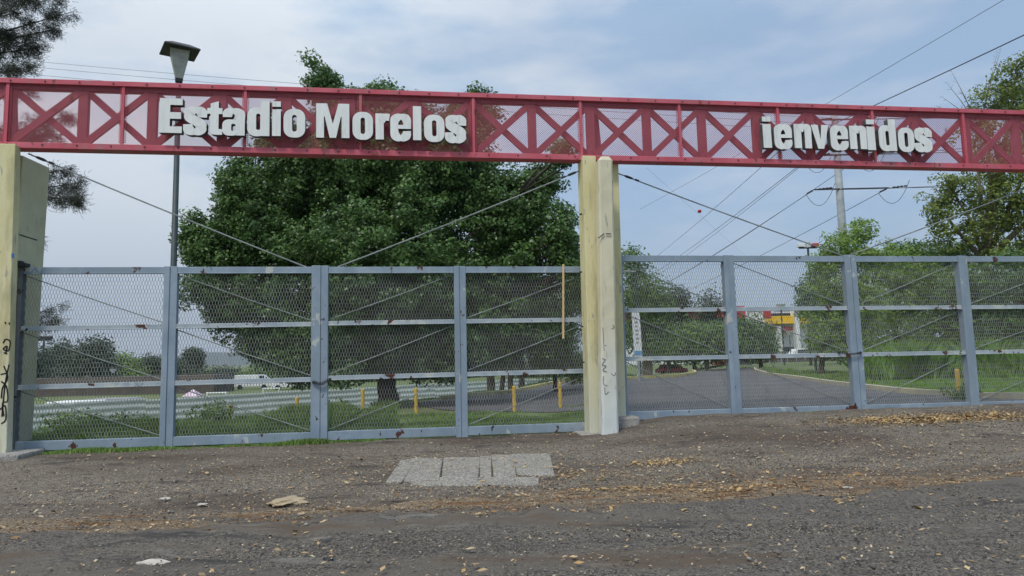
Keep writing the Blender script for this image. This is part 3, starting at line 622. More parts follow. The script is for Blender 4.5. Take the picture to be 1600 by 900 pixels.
# ================================================================== lettering
def rr(x0, y0, x1, y1, r, n=6):
    out = []
    for cx, cy, a0 in ((x1-r, y0+r, -90), (x1-r, y1-r, 0), (x0+r, y1-r, 90), (x0+r, y0+r, 180)):
        for i in range(n+1): a = R(a0 + 90*i/n); out.append((cx + r*math.cos(a), cy + r*math.sin(a)))
    return out
class Gl:
    """flat outline pieces in a unit system where a capital is 1 high"""
    def __init__(s): s.p = []
    def poly(s, *pts): s.p.append((list(pts), [tuple(range(len(pts)))])); return s
    def rect(s, x0, y0, x1, y1): return s.poly((x0,y0),(x1,y0),(x1,y1),(x0,y1))
    def ring(s, o, i):
        n = len(o); s.p.append((o+i, [(k, (k+1)%n, n+(k+1)%n, n+k) for k in range(n)])); return s
    def stroke(s, pts, w):
        P = smooth_path(pts, 6); n = len(P); a, b = [], []
        ws = w if callable(w) else (lambda q: w)
        for i, (x, y) in enumerate(P):
            x0, y0 = P[max(i-1,0)][:2]; x1, y1 = P[min(i+1,n-1)][:2]; dx, dy = x1-x0, y1-y0; l = math.hypot(dx, dy) or 1; dx, dy = dx/l, dy/l
            hw = ws(dx, dy)/2 if callable(w) and w.__code__.co_argcount == 2 else ws(0)/2
            a.append((x-dy*hw, y+dx*hw)); b.append((x+dy*hw, y-dx*hw))
        s.p.append((a+b, [(k, n+k, n+k+1, k+1) for k in range(n-1)])); return s
XH = .80
tw = lambda dx, dy: .155*abs(dx) + .225*abs(dy)      # thicker when the stroke runs upright
def glyph(c):
    g = Gl()
    if c == 'E': g.poly((0,0),(.58,0),(.58,.19),(.27,.19),(.27,.41),(.55,.41),(.55,.60),(.27,.60),(.27,.81),(.58,.81),(.58,1),(0,1)); w = .58
    elif c == 'M': g.poly((0,0),(.22,0),(.22,.62),(.24,.62),(.38,0),(.56,0),(.70,.62),(.72,.62),(.72,0),(.94,0),(.94,1),(.63,1),(.475,.42),(.465,.42),(.31,1),(0,1)); w = .94
    elif c == 'o': g.ring(rr(0,-.01,.60,XH+.01,.25), rr(.235,.16,.365,XH-.16,.064)); w = .60
    elif c in 'd':
        g.ring(rr(0,-.01,.50,XH+.01,.22), rr(.235,.17,.345,XH-.17,.05)); g.rect(.345,0,.59,1); w = .59
    elif c == 'i': g.rect(0,0,.245,.78); g.rect(0,.86,.245,1.02); w = .245
    elif c == 'l': g.rect(0,0,.245,1); w = .245
    elif c == 't': g.poly((.10,0+.08),(.14,.02),(.22,0),(.46,0),(.46,.16),(.345,.17),(.345,.60),(.46,.60),(.46,.77),(.345,.77),(.345,.97),(.10,.90),(.10,.77),(0,.77),(0,.60),(.10,.60)); w = .46
    elif c == 's': g.stroke([(.47,.50),(.465,.62),(.38,.70),(.27,.71),(.15,.66),(.125,.57),(.18,.47),(.38,.34),(.455,.25),(.44,.15),(.34,.08),(.22,.08),(.12,.15),(.10,.29)], lambda dx, dy: .18*abs(dx)+.235*abs(dy)); w = .58
    elif c == 'a':
        g.stroke([(.125,.54),(.13,.63),(.20,.705),(.31,.715),(.42,.66),(.455,.56),(.455,.40),(.455,0)], tw)
        g.ring(rr(0,-.01,.42,.47,.16), rr(.225,.13,.335,.34,.04)); w = .58
    elif c == 'e':
        g.stroke([(.49,.36),(.49,.56),(.44,.67),(.305,.715),(.17,.66),(.12,.55),(.12,.25),(.17,.13),(.305,.075),(.44,.13),(.485,.22),(.485,.29)], tw); g.rect(.2,.355,.55,.47); w = .61
    elif c == 'n': g.rect(0,0,.245,XH); g.stroke([(.18,.60),(.24,.68),(.335,.715),(.43,.68),(.465,.58),(.465,.4),(.465,0)], tw); w = .59
    elif c == 'r': g.rect(0,0,.245,XH); g.stroke([(.17,.56),(.24,.66),(.31,.69),(.42,.68)], .22); w = .42
    elif c == 'v': g.poly((.20,0),(.40,0),(.60,XH),(.36,XH),(.30,.30),(.24,XH),(0,XH)); w = .60
    return g, w
def letter(c, parent, s0, z0, hgt, wid, t=TP, tilt=0, depth=.11):
    """the glyph stretched so its width is wid metres"""
    g, w = glyph(c); bm = bmesh.new(); kx = wid/w
    for k, (pts, fs) in enumerate(g.p):
        d = .0022*k
        vv = [bm.verts.new((x*kx, y*hgt, d)) for x, y in pts]; ff = []
        for f in fs:
            try: ff.append(bm.faces.new([vv[i] for i in f]))
            except ValueError: pass
        ex = bmesh.ops.extrude_face_region(bm, geom=ff)
        nv = [e for e in ex['geom'] if isinstance(e, bmesh.types.BMVert)]
        for v in nv: v.co.z -= depth
    bmesh.ops.recalc_face_normals(bm, faces=bm.faces[:]); bm.verts.ensure_lookup_table(); bm.verts.index_update()
    ca, sa = math.cos(tilt), math.sin(tilt)
    V = []
    for v in bm.verts:
        x, y = v.co.x*ca - v.co.y*sa, v.co.x*sa + v.co.y*ca
        V.append(tuple(G(s0+x, t - .012 - depth - v.co.z, z0+y)))
    Fc = [tuple(v.index for v in f.verts) for f in bm.faces]; fm = [0 if abs(f.normal.z) > .7 else 1 for f in bm.faces]; bm.free()
    o = np_obj('letter', V, Fc, [M['letter'], M['lside_shade']], parent, fm=fm)
    return o
def word(parent, spec, tl):
    # spec: (char, px left, px right, baseline py)
    for c, x0, x1, by, top in spec:
        s0, z0 = sz(x0, by, tl); s1, _ = sz(x1, by, tl); _, zt = sz((x0+x1)/2, top, tl); _, zb = sz((x0+x1)/2, by, tl)
        unit = {'E':1,'M':1,'l':1,'d':1,'i':1.02,'t':.97}.get(c, XH+.01)
        letter(c, parent, s0, zb, (zt-zb)/unit, s1-s0, tilt=random.uniform(-.008,.008)+.004)
TLt = TP - .12
p0 = gpt(247, 208, TLt); SG1 = thing('lettering', 'large off-white cut-out letters reading Estadio Morelos on the left half of the red truss', 'sign', p0)
word(SG1, [('E',248,284,207.5,153.5),('s',287,322,209.5,167),('t',323,347,210.5,158),('a',347,383,211.5,169),('d',386,421,212.5,157.5),('i',425,438.5,212.5,158.5),('o',443,477,214.5,170.5),
           ('M',494,546,215.5,162),('o',551,583,218,175),('r',587,609,218,177),('e',610,642.5,220,177.5),('l',645.5,658.5,219,166),('o',663,695,221.5,179.5),('s',696.5,728,222,180)], TLt)
p0 = gpt(1195, 232, TLt); SG2 = thing('lettering', 'off-white cut-out letters reading ienvenidos, the first letter missing, on the right half of the truss', 'sign', p0)
word(SG2, [('i',1193.5,1206.5,231,182.5),('e',1211,1239,232.5,194),('n',1242,1269.5,231.5,193.5),('v',1269.5,1297,232.5,195),('e',1299,1327,234.5,196),('n',1329,1356,233,196.5),('i',1356.5,1369,234.5,187),('d',1375,1402,236,186.5),('o',1405,1430,237,199.5),('s',1431,1457.5,236.5,200)], TLt)

# ================================================================== street lamp behind the left gate
YL = 17.0
lp = at(266, 600, YL); lx = lp.x; lz = h(lx, YL)
zt = at(267, 100, YL).z; px2m = YL/F
LA = thing('street_lamp', 'tall slim lamp post with a flat dark square hood above the left gate', 'street lamp', (lx, YL, lz))
tilt = at(270, 130, YL).x - lx
def lpnt(z): q = (z-lz)/(zt-lz); return Vector((lx + tilt*0 , YL, z))
zc = at(270, 123, YL).z; zh0 = at(270, 82, YL).z; zh1 = at(266, 62, YL).z
b = MB(); b.tube([(lx,YL,lz-.1),(lx,YL,lz+.5),(lx,YL,zc)], [.10,.085,.062], 12); b.build('pole', M['greypole'], LA, smooth=True)
def pyr(b, z0, w0, z1, w1, rz=.5, cx=lx):
    c = [[(cx + math.cos(rz+math.pi/4+k*math.pi/2)*w*.7071, YL + math.sin(rz+math.pi/4+k*math.pi/2)*w*.7071, z) for k in range(4)] for z, w in ((z0,w0),(z1,w1))]
    b.hexa(c[0] + c[1])
b = MB(); pyr(b, zc-.02, .17, zh0, .46); b.build('lamp_body', M['lampbody'], LA, bevel=.01)
b = MB(); pyr(b, zc-.1, .16, zc-.02, .19); b.build('neck', M['hood'], LA)
b = MB(); pyr(b, zh0, .84, zh0+.03, .84, .62); pyr(b, zh0+.032, .83, zh0+.17, .42, .62); b.build('hood', M['hood'], LA)

# ================================================================== foliage
def leaves_mesh(name, C, size, mt, parent=None, up=.35, outward=None, aspect=.5, seed=1, droop=0):
    r = np.random.default_rng(seed); n = len(C)
    nrm = r.normal(size=(n,3)); nrm /= np.linalg.norm(nrm,axis=1)[:,None]
    if outward is not None: nrm = nrm*.8 + outward*.7
    nrm[:,2] += up; nrm /= np.linalg.norm(nrm,axis=1)[:,None]
    a = r.normal(size=(n,3)); a[:,2] -= droop; a -= nrm*(a*nrm).sum(1)[:,None]; a /= np.linalg.norm(a,axis=1)[:,None]; b_ = np.cross(nrm, a)
    L_ = (size*r.uniform(.65,1.35,n))[:,None]
    V = np.stack([C - a*L_*.5, C + b_*L_*aspect*.5 + nrm*L_*.05, C + a*L_*.5, C - b_*L_*aspect*.5 + nrm*L_*.05], 1).reshape(-1,3)
    return np_obj(name, V, quads(n), mt, parent)
def crown_points(lobes, clumps, per, crad, seed, shell=(.55,1.03), squash=.8, inner=.25, zmin=None):
    r = np.random.default_rng(seed); lobes = np.asarray(lobes, float)
    vol = (lobes[:,3]*lobes[:,4]*lobes[:,5])**(2/3); pr = vol/vol.sum()
    k = r.choice(len(lobes), clumps, p=pr); lb = lobes[k]
    d = r.normal(size=(clumps,3)); d /= np.linalg.norm(d,axis=1)[:,None]
    rad = np.where(r.random(clumps) < inner, r.uniform(.2,.7,clumps), r.uniform(*shell,clumps))
    c = lb[:,:3] + d*lb[:,3:]*rad[:,None]
    cr = crad*r.uniform(.6,1.35,clumps); nper = np.maximum(3, (per*(cr/crad)**2).astype(int))
    idx = np.repeat(np.arange(clumps), nper); m = len(idx)
    q = r.normal(size=(m,3)); q /= np.linalg.norm(q,axis=1)[:,None]; q *= (r.random(m)**.45)[:,None]; q[:,2] *= squash
    P = c[idx] + q*cr[idx][:,None]
    out = d[idx]*.5 + q; out /= np.maximum(np.linalg.norm(out,axis=1)[:,None], 1e-6)
    return P, out, c
def tree(name, label, base, lobes, clumps, per, crad, leaf, mt, trunk_r, trunk_top, limbs=6, seed=1, bark=None, group=None, cat='tree', up=.35, aspect=.5, shell=(.55,1.03), inner=.25, squash=.8, droop=0, lean=(0,0), extra=None):
    T = thing(name, label, cat, base, group); r = np.random.default_rng(seed+100)
    P, out, cc_ = crown_points(lobes, clumps, per, crad, seed, shell, squash, inner)
    leaves_mesh('crown', P, leaf, mt, T, up, out, aspect, seed, droop)
    b = MB(); bx_, by_, bz_ = base; tt = Vector(trunk_top)
    pts = [Vector((bx_,by_,bz_-.2)), Vector((bx_,by_,bz_+.15))]
    for q in (.3,.6,1): pts.append(Vector((bx_,by_,bz_)).lerp(tt, q) + Vector((r.uniform(-1,1),r.uniform(-1,1),0))*trunk_r*.35)
    b.tube(pts, [trunk_r*1.45, trunk_r*1.1, trunk_r*.95, trunk_r*.85, trunk_r*.7], 10)
    lo = np.asarray(lobes, float)
    tg = [lo[i,:3] for i in range(len(lo))] if limbs < 0 else [lo[i,:3] for i in r.choice(len(lo), min(limbs, len(lo)), replace=False)]
    for g_ in tg:
        g_ = Vector(g_); st_ = pts[-1] if g_.z > tt.z*.9 else pts[-2]
        mid = st_.lerp(g_, .5) + Vector((r.uniform(-.2,.2), r.uniform(-.2,.2), .15*(g_-st_).length*.3))
        rr_ = trunk_r*.45; b.tube([st_, mid, g_], [rr_, rr_*.6, rr_*.2], 7)
        for q in range(3):
            e = g_ + Vector(np.clip(r.normal(size=3),-1.2,1.2))*min(.45, (g_-st_).length*.1); b.tube([mid.lerp(g_, .5), e], [rr_*.3, rr_*.08], 5)
    if extra: extra(b)
    b.build('trunk', bark or M['bark'], T, smooth=True)
    return T
def pxl(Y, items, ry=.85, dy=0):
    """lobes given as px centre, px radii at distance Y"""
    out = []
    for it in items:
        px, py, rx, rz = it[:4]; dd = it[4] if len(it) > 4 else 0; p = at(px, py, Y+dd); k = (Y+dd)/F
        out.append((p.x, p.y+dy, p.z, rx*k, max(rx,rz)*k*ry, rz*k))
    return out
# the big tree
YB = 21.0; bp = at(608, 640, YB); bb = (bp.x, YB, h(bp.x, YB))
lob = pxl(YB, [(600,430,190,150),(420,350,85,80),(345,400,55,55),(395,480,75,60),(440,545,60,50),(560,535,110,55),(700,505,130,75),(815,430,85,85),(790,330,75,70),(690,270,105,75),(560,250,115,85),(450,290,95,60),(540,175,50,45),(625,195,70,50),
   (505,135,26,32),(488,98,10,18,-1),(590,150,24,26),(735,185,45,40),(748,148,16,16),(880,370,22,55,-1),(895,430,18,50,-1),(845,285,32,30),(375,300,42,42),(440,225,40,45),(310,370,28,38),(320,455,32,40,-1),(850,520,50,50),(880,240,20,25,-1),(470,570,40,35,-1),(540,585,22,24,-2),(700,565,110,28),(600,150,12,18)])
tree('broadleaf_tree', 'huge dense dark green tree rising behind the left gates and the truss', bb, lob, 7200, 74, .34, .105, M['leaf_dark'], .30, (bp.x, YB, bb[2]+2.0), limbs=16, seed=11, aspect=.6, inner=.3, squash=.6,
     extra=lambda b: [b.tube([(bb[0]+.05*k,YB,bb[2]+1.0), (bb[0]+k*.55,YB+.1*k,bb[2]+1.9), (bb[0]+k*1.3,YB,bb[2]+2.8)], [.17,.15,.1], 9) for k in (-1,1,.3)])
# pine at the left edge: needle tufts along drooping boughs
def pine(label, px, py, Y, boughs, seed):
    r = np.random.default_rng(seed); bp_ = at(px, py, Y); bz = h(bp_.x, Y); T = thing('pine_tree', label, 'tree', (bp_.x, Y, bz))
    b = MB(); top = at(px, -160, Y); b.tube([(bp_.x,Y,bz-.2),(bp_.x,Y,bz+3),(bp_.x+.1,Y,top.z)], [.28,.22,.06], 10)
    Cs = []; Ax = []
    for (x0,y0,x1,y1,wd,dd) in boughs:
        p = at(x0, y0, Y); q = at(x1, y1, Y+dd); b.tube([p, p.lerp(q,.5)+Vector((0,0,.12)), q], [.05,.03,.008], 6)
        nt2 = int((q-p).length*8)
        for k in range(nt2):
            u = r.uniform(.22, 1); c = p.lerp(q, u) + Vector((0,0,.1*math.sin(math.pi*u)))
            sp = wd*px2(Y)*(1.15-u*.75); e = c + Vector((r.normal()*sp, r.normal()*sp, r.normal()*sp*.62 - .08))
            b.tube([c, e], [.012,.004], 4)
            m_ = 60; tw_ = (e - c)
            for kk in range(2):
                cc2 = c.lerp(e, .55+.45*kk); Cs.append(np.array(cc2) + r.normal(size=(m_,3))*.085); 
                dirn = r.normal(size=(m_,3)) + np.array(tw_)/max(tw_.length,.01)*1.1 + np.array([0,0,.2]); Ax.append(dirn)
    Cs = np.concatenate(Cs); Ax = np.concatenate(Ax); Ax /= np.linalg.norm(Ax,axis=1)[:,None]; n = len(Cs)
    sd3 = np.cross(Ax, r.normal(size=(n,3))); sd3 /= np.linalg.norm(sd3,axis=1)[:,None]; Ln = r.uniform(.08,.17,n)[:,None]
    V = np.stack([Cs - sd3*.006, Cs + sd3*.006, Cs + Ax*Ln + sd3*.003, Cs + Ax*Ln - sd3*.003], 1).reshape(-1,3)
    np_obj('crown', V, quads(n), M['needle'], T); b.build('trunk', M['bark'], T, smooth=True)
def px2(Y): return Y/F
pine('dark feathery pine at the left edge with boughs reaching above and below the truss', -110, 600, 19,
     [(-110,0,92,-8,20,0),(-110,-40,62,6,18,.5),(-110,10,30,20,18,-.5),(-110,95,114,18,14,.3),(-40,86,92,44,14,.35),(-100,110,76,72,16,.8),(-110,150,48,104,18,-.6),(-110,120,12,70,18,.2),(-110,170,40,140,20,.5),(-90,250,118,178,17,.4),(-90,230,100,210,16,0),(-90,330,128,285,18,.6),(-90,335,120,308,16,-.3),(-90,320,112,262,14,.9),
      (-90,400,74,370,10,.3),(-90,560,90,478,14,.5),(-90,560,86,500,12,0),(-110,60,14,52,20,0),(-110,190,60,215,16,0)], 5)

# right: tall loose tree
YR = 36.0; rp = at(1560, 620, YR)
lobr = pxl(YR, [(1585,150,55,45),(1545,175,45,40),(1520,210,40,28),(1600,230,60,60),(1555,265,50,45),(1500,300,38,35),(1470,325,30,34),(1560,330,55,55),(1610,340,60,60),(1500,365,45,30),(1560,400,60,40),(1650,180,60,80),(1590,105,22,20),(1650,420,80,80),(1482,290,16,22),(1680,300,70,90)])
def twigs(b):
    r = np.random.default_rng(8); p0_ = at(1530,200,YR)
    for tgt in ((1478,128),(1486,110),(1470,150),(1462,165),(1500,140),(1558,85),(1565,72)):
        e = at(tgt[0], tgt[1], YR); m_ = p0_.lerp(e, .55) + Vector((0,0,.12)); b.tube([p0_, m_, e], [.035,.018,.005], 5)
        for k in range(4):
            u = r.uniform(.5,1); c = m_.lerp(e, u); b.tube([c, c + Vector((r.uniform(-.35,.1), r.uniform(-.2,.2), r.uniform(-.1,.25)))], [.008,.003], 4)
tree('broadleaf_tree', 'tall loose yellow-green tree at the right edge, some twigs bare, rising above the truss', (rp.x, YR, h(rp.x,YR)), lobr, 900, 46, .46, .18, M['leaf_olive'], .3, (rp.x, YR, 6), limbs=14, seed=21, shell=(.4,1.1), inner=.2, extra=twigs, bark=M['bark_light'], squash=.7)
# light tree with the dark thin trunk
YT = 32.0; tp_ = at(1284, 596, YT)
tree('young_tree', 'light green young tree with a thin dark trunk on the verge beside the driveway', (tp_.x, YT, h(tp_.x,YT)), pxl(YT, [(1305,440,48,50),(1300,500,46,45),(1325,390,42,36),(1345,365,26,22),(1290,415,26,35),(1335,480,50,55),(1285,525,30,24),(1315,540,50,22),(1370,400,30,26)]), 560, 40, .36, .15, M['leaf_light'], .12, (tp_.x+.3, YT, 2.8), limbs=6, seed=31, squash=.75)
for k, (px, Y, lobs, mt, lab, cl) in enumerate([
    (1400, 36, [(1400,425,60,40),(1375,470,60,50),(1440,440,50,45),(1430,480,60,50),(1400,515,70,38)], 'leaf_light', 'rounded mid green tree behind the lawn, just right of the thin-trunked young tree', 600),
    (1455, 40, [(1440,405,50,28),(1480,400,45,26),(1460,440,60,40),(1410,395,30,18)], 'leaf_dark', 'dark green tree top showing above the right gates behind the rounded tree', 520),
    (1500, 33, [(1500,450,55,45),(1540,480,60,40),(1490,505,55,38),(1550,520,50,25)], 'leaf_mid', 'bushy green tree behind the lawn near the right-most gate post', 520),
    (1590, 30, [(1590,440,55,50),(1620,500,60,45),(1570,515,35,25),(1680,460,70,70)], 'leaf_dark', 'dark shady tree over the lawn at the right picture edge', 640)]):
    p_ = at(px, 590, Y); tree('broadleaf_tree', lab, (p_.x, Y, h(p_.x, Y)), pxl(Y, lobs), cl, 34, .40, .16, M[mt], .16, (p_.x+.2, Y, 2.6), limbs=4, seed=40+k, group='trees behind the right gates')
# beside the big tree
YS = 17.5; sp_ = at(868, 625, 24)
tree('weeping_shrub', 'light green drooping shrub beside the driveway, left of the middle pillar', (sp_.x, 24, h(sp_.x, 24)), pxl(24, [(875,520,38,45),(862,560,28,32),(895,470,26,30),(900,570,26,28)]), 360, 40, .32, .11, M['leaf_mid'], .07, (sp_.x, 24, 1.6), limbs=4, seed=51, aspect=.3, droop=1.4, cat='shrub')
sp_ = at(895, 600, 27)
tree('flowering_tree', 'small pale-leaved flowering tree showing between the big tree and the middle pillar', (sp_.x, 27, h(sp_.x, 27)), pxl(27, [(895,420,18,18),(888,470,24,16),(905,445,20,28),(885,405,10,6)]), 120, 26, .3, .15, M['blossom'], .07, (sp_.x, 27, 3), limbs=3, seed=52)
for k, (x, w, bx2, lab) in enumerate([(767,.20,767,'brown tree trunk right of the big trunk, first in the row behind the gate'),(790,.11,782,'thin leaning dark trunk, second in the row behind the gate'),(797,.12,799,'thin upright dark trunk, third in the row behind the gate'),(814,.12,815,'dark trunk nearest the driveway, last in the row behind the gate')]):
    Y = 29.5; p_ = at(bx2, 610, Y); q_ = at(x, 560, Y)
    tree('slender_tree', lab, (p_.x, Y, h(p_.x,Y)), pxl(Y, [(x+5,520,34,34),(x-5,480,40,40)]), 170, 34, .42, .15, M['leaf_dark'], w, (q_.x, Y, q_.z), limbs=2, seed=60+k, group='trunks in a row behind the left gate')
# beyond the driveway on the right
spec = [
 (1012, 36, [(1000,470,36,55),(985,415,16,32),(1020,480,30,40),(1005,530,45,25)], 'leaf_mid', .26, 'tall narrow tree with a thick brown trunk just right of the middle pillar', 430, .17, 'bark_light'),
 (1045, 58, [(1052,475,34,28),(1035,500,38,30),(1065,510,32,34),(1050,540,50,26)], 'leaf_far', .2, 'rounded grey-green tree behind the driveway, right of the tall narrow tree', 380, .26, 'bark'),
 (1106, 62, [(1107,485,17,32),(1100,520,32,30),(1125,530,30,30)], 'leaf_far', .2, 'pointed grey-green tree beyond the driveway, left of the first right gate post', 320, .26, 'bark'),
 (1085, 46, [(1090,535,60,30),(1040,545,36,20),(1130,540,30,26)], 'leaf_mid', .15, 'low spreading green tree at the far end of the driveway', 420, .24, 'bark'),
 (1190, 50, [(1168,522,36,32),(1145,530,34,28),(1192,536,18,22),(1170,545,44,18)], 'leaf_dark', .15, 'low rounded dark tree in front of the shop', 420, .22, 'bark'),
 (1268, 55, [(1268,455,14,24),(1272,480,18,20)], 'leaf_dark', .1, 'small dark tree crown rising behind the light green young tree', 150, .26, 'bark'),
 (1420, 60, [(1410,545,60,14),(1340,548,50,12),(1500,540,70,16)], 'leaf_mid', .1, 'low hedge-like bush along the back of the lawn', 260, .26, 'bark')]
for k, (px, Y, lobs, mt, tr_, lab, cl, lf, bk) in enumerate(spec):
    p_ = at(px, 585, Y); zt_ = at(px, lobs[0][1]+lobs[0][3]*.4, Y).z
    tree('roadside_tree', lab, (p_.x, Y, h(p_.x, Y)), pxl(Y, lobs), cl, 26, .016*Y, lf, M[mt], tr_, (p_.x, Y, zt_), limbs=3, seed=80+k, bark=M[bk], group='trees beyond the driveway')
# far tree line on the left, across the low ground
far = [(70,92,[(62,575,22,30),(80,595,24,26)],'leaf_far','dark bushy far tree at the left end of the tree line, behind the fin'),
 (104,100,[(98,560,26,30),(112,575,30,30),(92,590,30,20)],'leaf_far','spreading far tree between the left pillar and the pointed dark one'),
 (146,88,[(148,545,20,18),(145,565,34,24),(142,590,44,24)],'leaf_far','biggest dark pointed far tree in the left gate bay'),
 (190,98,[(191,572,16,22),(196,590,32,18)],'leaf_light','light green pointed far tree right of the dark pointed one'),
 (214,110,[(214,580,24,18),(226,595,24,14)],'leaf_mid','small mid green far tree left of the lamp post'),
 (236,105,[(238,575,20,18),(240,592,26,16)],'leaf_far','dark rounded far tree behind the first gate post'),
 (283,108,[(275,582,30,18),(300,590,24,14),(262,588,24,16)],'leaf_far','low green far tree just right of the first gate post'),
 (302,112,[(302,557,9,10),(302,570,8,10)],'leaf_far','thin far tree with a small round top right of the lamp post'),
 (346,120,[(350,588,26,13),(335,594,18,10)],'leaf_far','low domed far tree beside the blue hill'),
 (420,110,[(420,585,40,16),(465,590,40,14),(395,592,30,10)],'leaf_mid','far tree low under the left boughs of the big tree'),
 (530,115,[(530,585,40,16),(580,585,40,16)],'leaf_far','far tree low behind the left gates meeting point'),
 (660,120,[(650,582,50,14),(720,580,50,14)],'leaf_far','far tree low behind the big trunk'),
 (830,110,[(820,575,50,18),(880,572,50,18)],'leaf_far','far tree low behind the drooping shrub'),
 (1250,130,[(1330,545,50,18),(1250,550,30,14)],'leaf_far','far tree low behind the light green young tree')]
for k, (px, Y, lobs, mt, lab) in enumerate(far):
    p_ = at(px, 600, Y); T_ = tree('distant_tree', lab, (p_.x, Y, h(p_.x, Y)), pxl(Y, lobs), 110*len(lobs), 26, 1.25, .42, M[mt], .22, (p_.x, Y, at(px, lobs[0][1], Y).z), limbs=2, seed=120+k, group='far tree line')
# ================================================================== corrugated hoarding
def hoarding():
    A = at(-160, 600, 22.5); B = at(862, 600, 46); n = 13
    T = thing('hoarding', 'long low hoarding of white horizontally corrugated sheets beyond the grass', 'fence', (A.x, A.y, h(A.x, A.y)))
    d = Vector((B.x-A.x, B.y-A.y, 0)); Ln = d.length; d /= Ln; nn = Vector((d.y, -d.x, 0))
    for k in range(n):
        a, c = k/n, (k+1)/n; b = MB(); V = []; nz = 60
        p = Vector((A.x,A.y,0)) + d*Ln*a; q = Vector((A.x,A.y,0)) + d*(Ln*c+.04); of = .012*(k%2)
        topz = .17 + .025*((k*7)%3-1) - .06*a; H_ = 2.05
        for i in range(nz+1):
            z = topz - H_*i/nz; w_ = .013*math.sin(i/nz*H_/.26*2*math.pi) + of
            V += [p + nn*w_ + Vector((0,0,z)), q + nn*w_ + Vector((0,0,z)), q + nn*(w_-.006) + Vector((0,0,z)), p + nn*(w_-.006) + Vector((0,0,z))]
        Fc = []
        for i in range(nz):
            o = i*4; Fc += [(o,o+1,o+5,o+4),(o+2,o+3,o+7,o+6),(o+1,o+2,o+6,o+5),(o+3,o,o+4,o+7)]
        Fc += [(0,3,2,1),(nz*4,nz*4+1,nz*4+2,nz*4+3)]
        b.add(V, Fc); b.build('sheet', M['sheet'], T, smooth=False)
        b = MB(); pp = p - nn*.06; b.tube([pp + Vector((0,0,-1.95)), pp + Vector((0,0,.05))], .03, 6); b.build('post', M['grey'], T)
hoarding()
# ================================================================== bollards
def bollard_root(px, py, Y, label, lean=0.0, hgt=.62):
    p_ = at(px, py, Y); return (p_.x, Y, h(p_.x, Y))
bl = [(358,660,16.2,'leftmost yellow bollard behind the first pair of gates',.0),(463,655,17,'yellow bollard left of the gate leaves meeting point',.02),(567,650,17.3,'yellow bollard in front of the big trunk, on its left',-.02),(650,648,17.6,'yellow bollard right of the big trunk',.0),(804,645,17.2,'yellow bollard in front of the dark strip of driveway',.0),(876,643,17.4,'yellow bollard nearest the middle pillar',.01),(1499,618,15.2,'yellow bollard on the lawn edge by the right-most gate post',-.03)]
proto = None
for k, (px, py, Y, lab, ln) in enumerate(bl):
    loc = bollard_root(px, py, Y, lab)
    if proto is None:
        proto = thing('bollard', lab, 'bollard', loc, 'yellow bollards'); x, y, z = loc
        b = MB(); b.tube([(x,y,z-.1),(x,y,z+.62)], .046, 14); b.build('pipe', M['bollard'], proto, smooth=False)
        b = MB(); b.tube([(x,y,z+.621),(x,y,z+.64),(x,y,z+.65)], [.047,.04,.02], 14); b.build('cap', M['bollard'], proto)
        cur = proto
    else:
        cur = proto.copy(); COL.objects.link(cur); cur.location = loc; cur['label'] = lab
        for ch in list(proto.children): c2 = ch.copy(); COL.objects.link(c2); c2.parent = cur
    cur.rotation_euler = (0, ln, k*.7)

# ================================================================== power line
YP = 48.0
def pole(label, px, Y, ytop, w0, w1, arms, group=None):
    p_ = at(px, 560, Y); zt_ = at(px, ytop, Y).z; z0 = h(p_.x, Y)
    T = thing('power_pole', label, 'power pole', (p_.x, Y, z0), 'power poles'); b = MB(); b.tube([(p_.x,Y,z0-.3),(p_.x,Y,zt_)], [w0,w1], 12); b.build('mast', M['galv'], T, smooth=True)
    tips = []
    for (z, l, r_) in arms:
        b = MB(); b.bar((p_.x-l,Y-.2,z),(p_.x+r_,Y-.2,z), .09, .09, Vector((0,1,0))); b.build('crossarm', M['wire'], T)
        for x in ((p_.x-l, p_.x+r_) if r_ > .5 else (p_.x-l,)):
            tips.append(Vector((x, Y-.2, z)))
    return T, tips, p_.x, z0
za1, za2, za3 = at(1322,188,YP).z, at(1325,243,YP).z, at(1328,296,YP).z
PP, tips, ppx, _ = pole('grey tubular power pole with cross-arms behind the welcome lettering', 1331, YP, 172, .34, .22, [(za1,1.6,1.6),(za2,1.9,1.9),(za3,1.9,3.4)])
P5, tips5, p5x, _ = pole('distant power pole hidden mostly behind the middle pillar', 957, 175, 455, .45, .3, [(at(957,462,175).z,3,3),(at(957,475,175).z,3,3),(at(957,490,175).z,3,3)])
def wire(p, q, r, label, sag, insul=True, group='overhead wires', side=1):
    p, q = Vector(p), Vector(q); T = thing('overhead_wire', label, 'cable', p, group); n = 24
    b = MB(); b.tube([p.lerp(q, i/n) - Vector((0,0,sag*4*(i/n)*(1-i/n))) for i in range(n+1)], r, 5); b.build('conductor', M['wire'], T)
    if insul:
        d = (q-p).normalized(); b = MB(); pts = []; rs = []
        for k in range(9): pts.append(p + d*(.25+.12*k)); rs.append(.075 if k % 2 else .03)
        b.tube(pts, rs, 8); b.build('insulator', M['hood'], T)
    return T
ords = ['upper left', 'upper right', 'middle left', 'middle right', 'lower left', 'lower right']
for k, (a_, c_) in enumerate(zip(tips, tips5)):
    wire(a_, c_, .022, 'wire running back from the '+ords[k]+' arm of the near pole to the far one', 1.2)
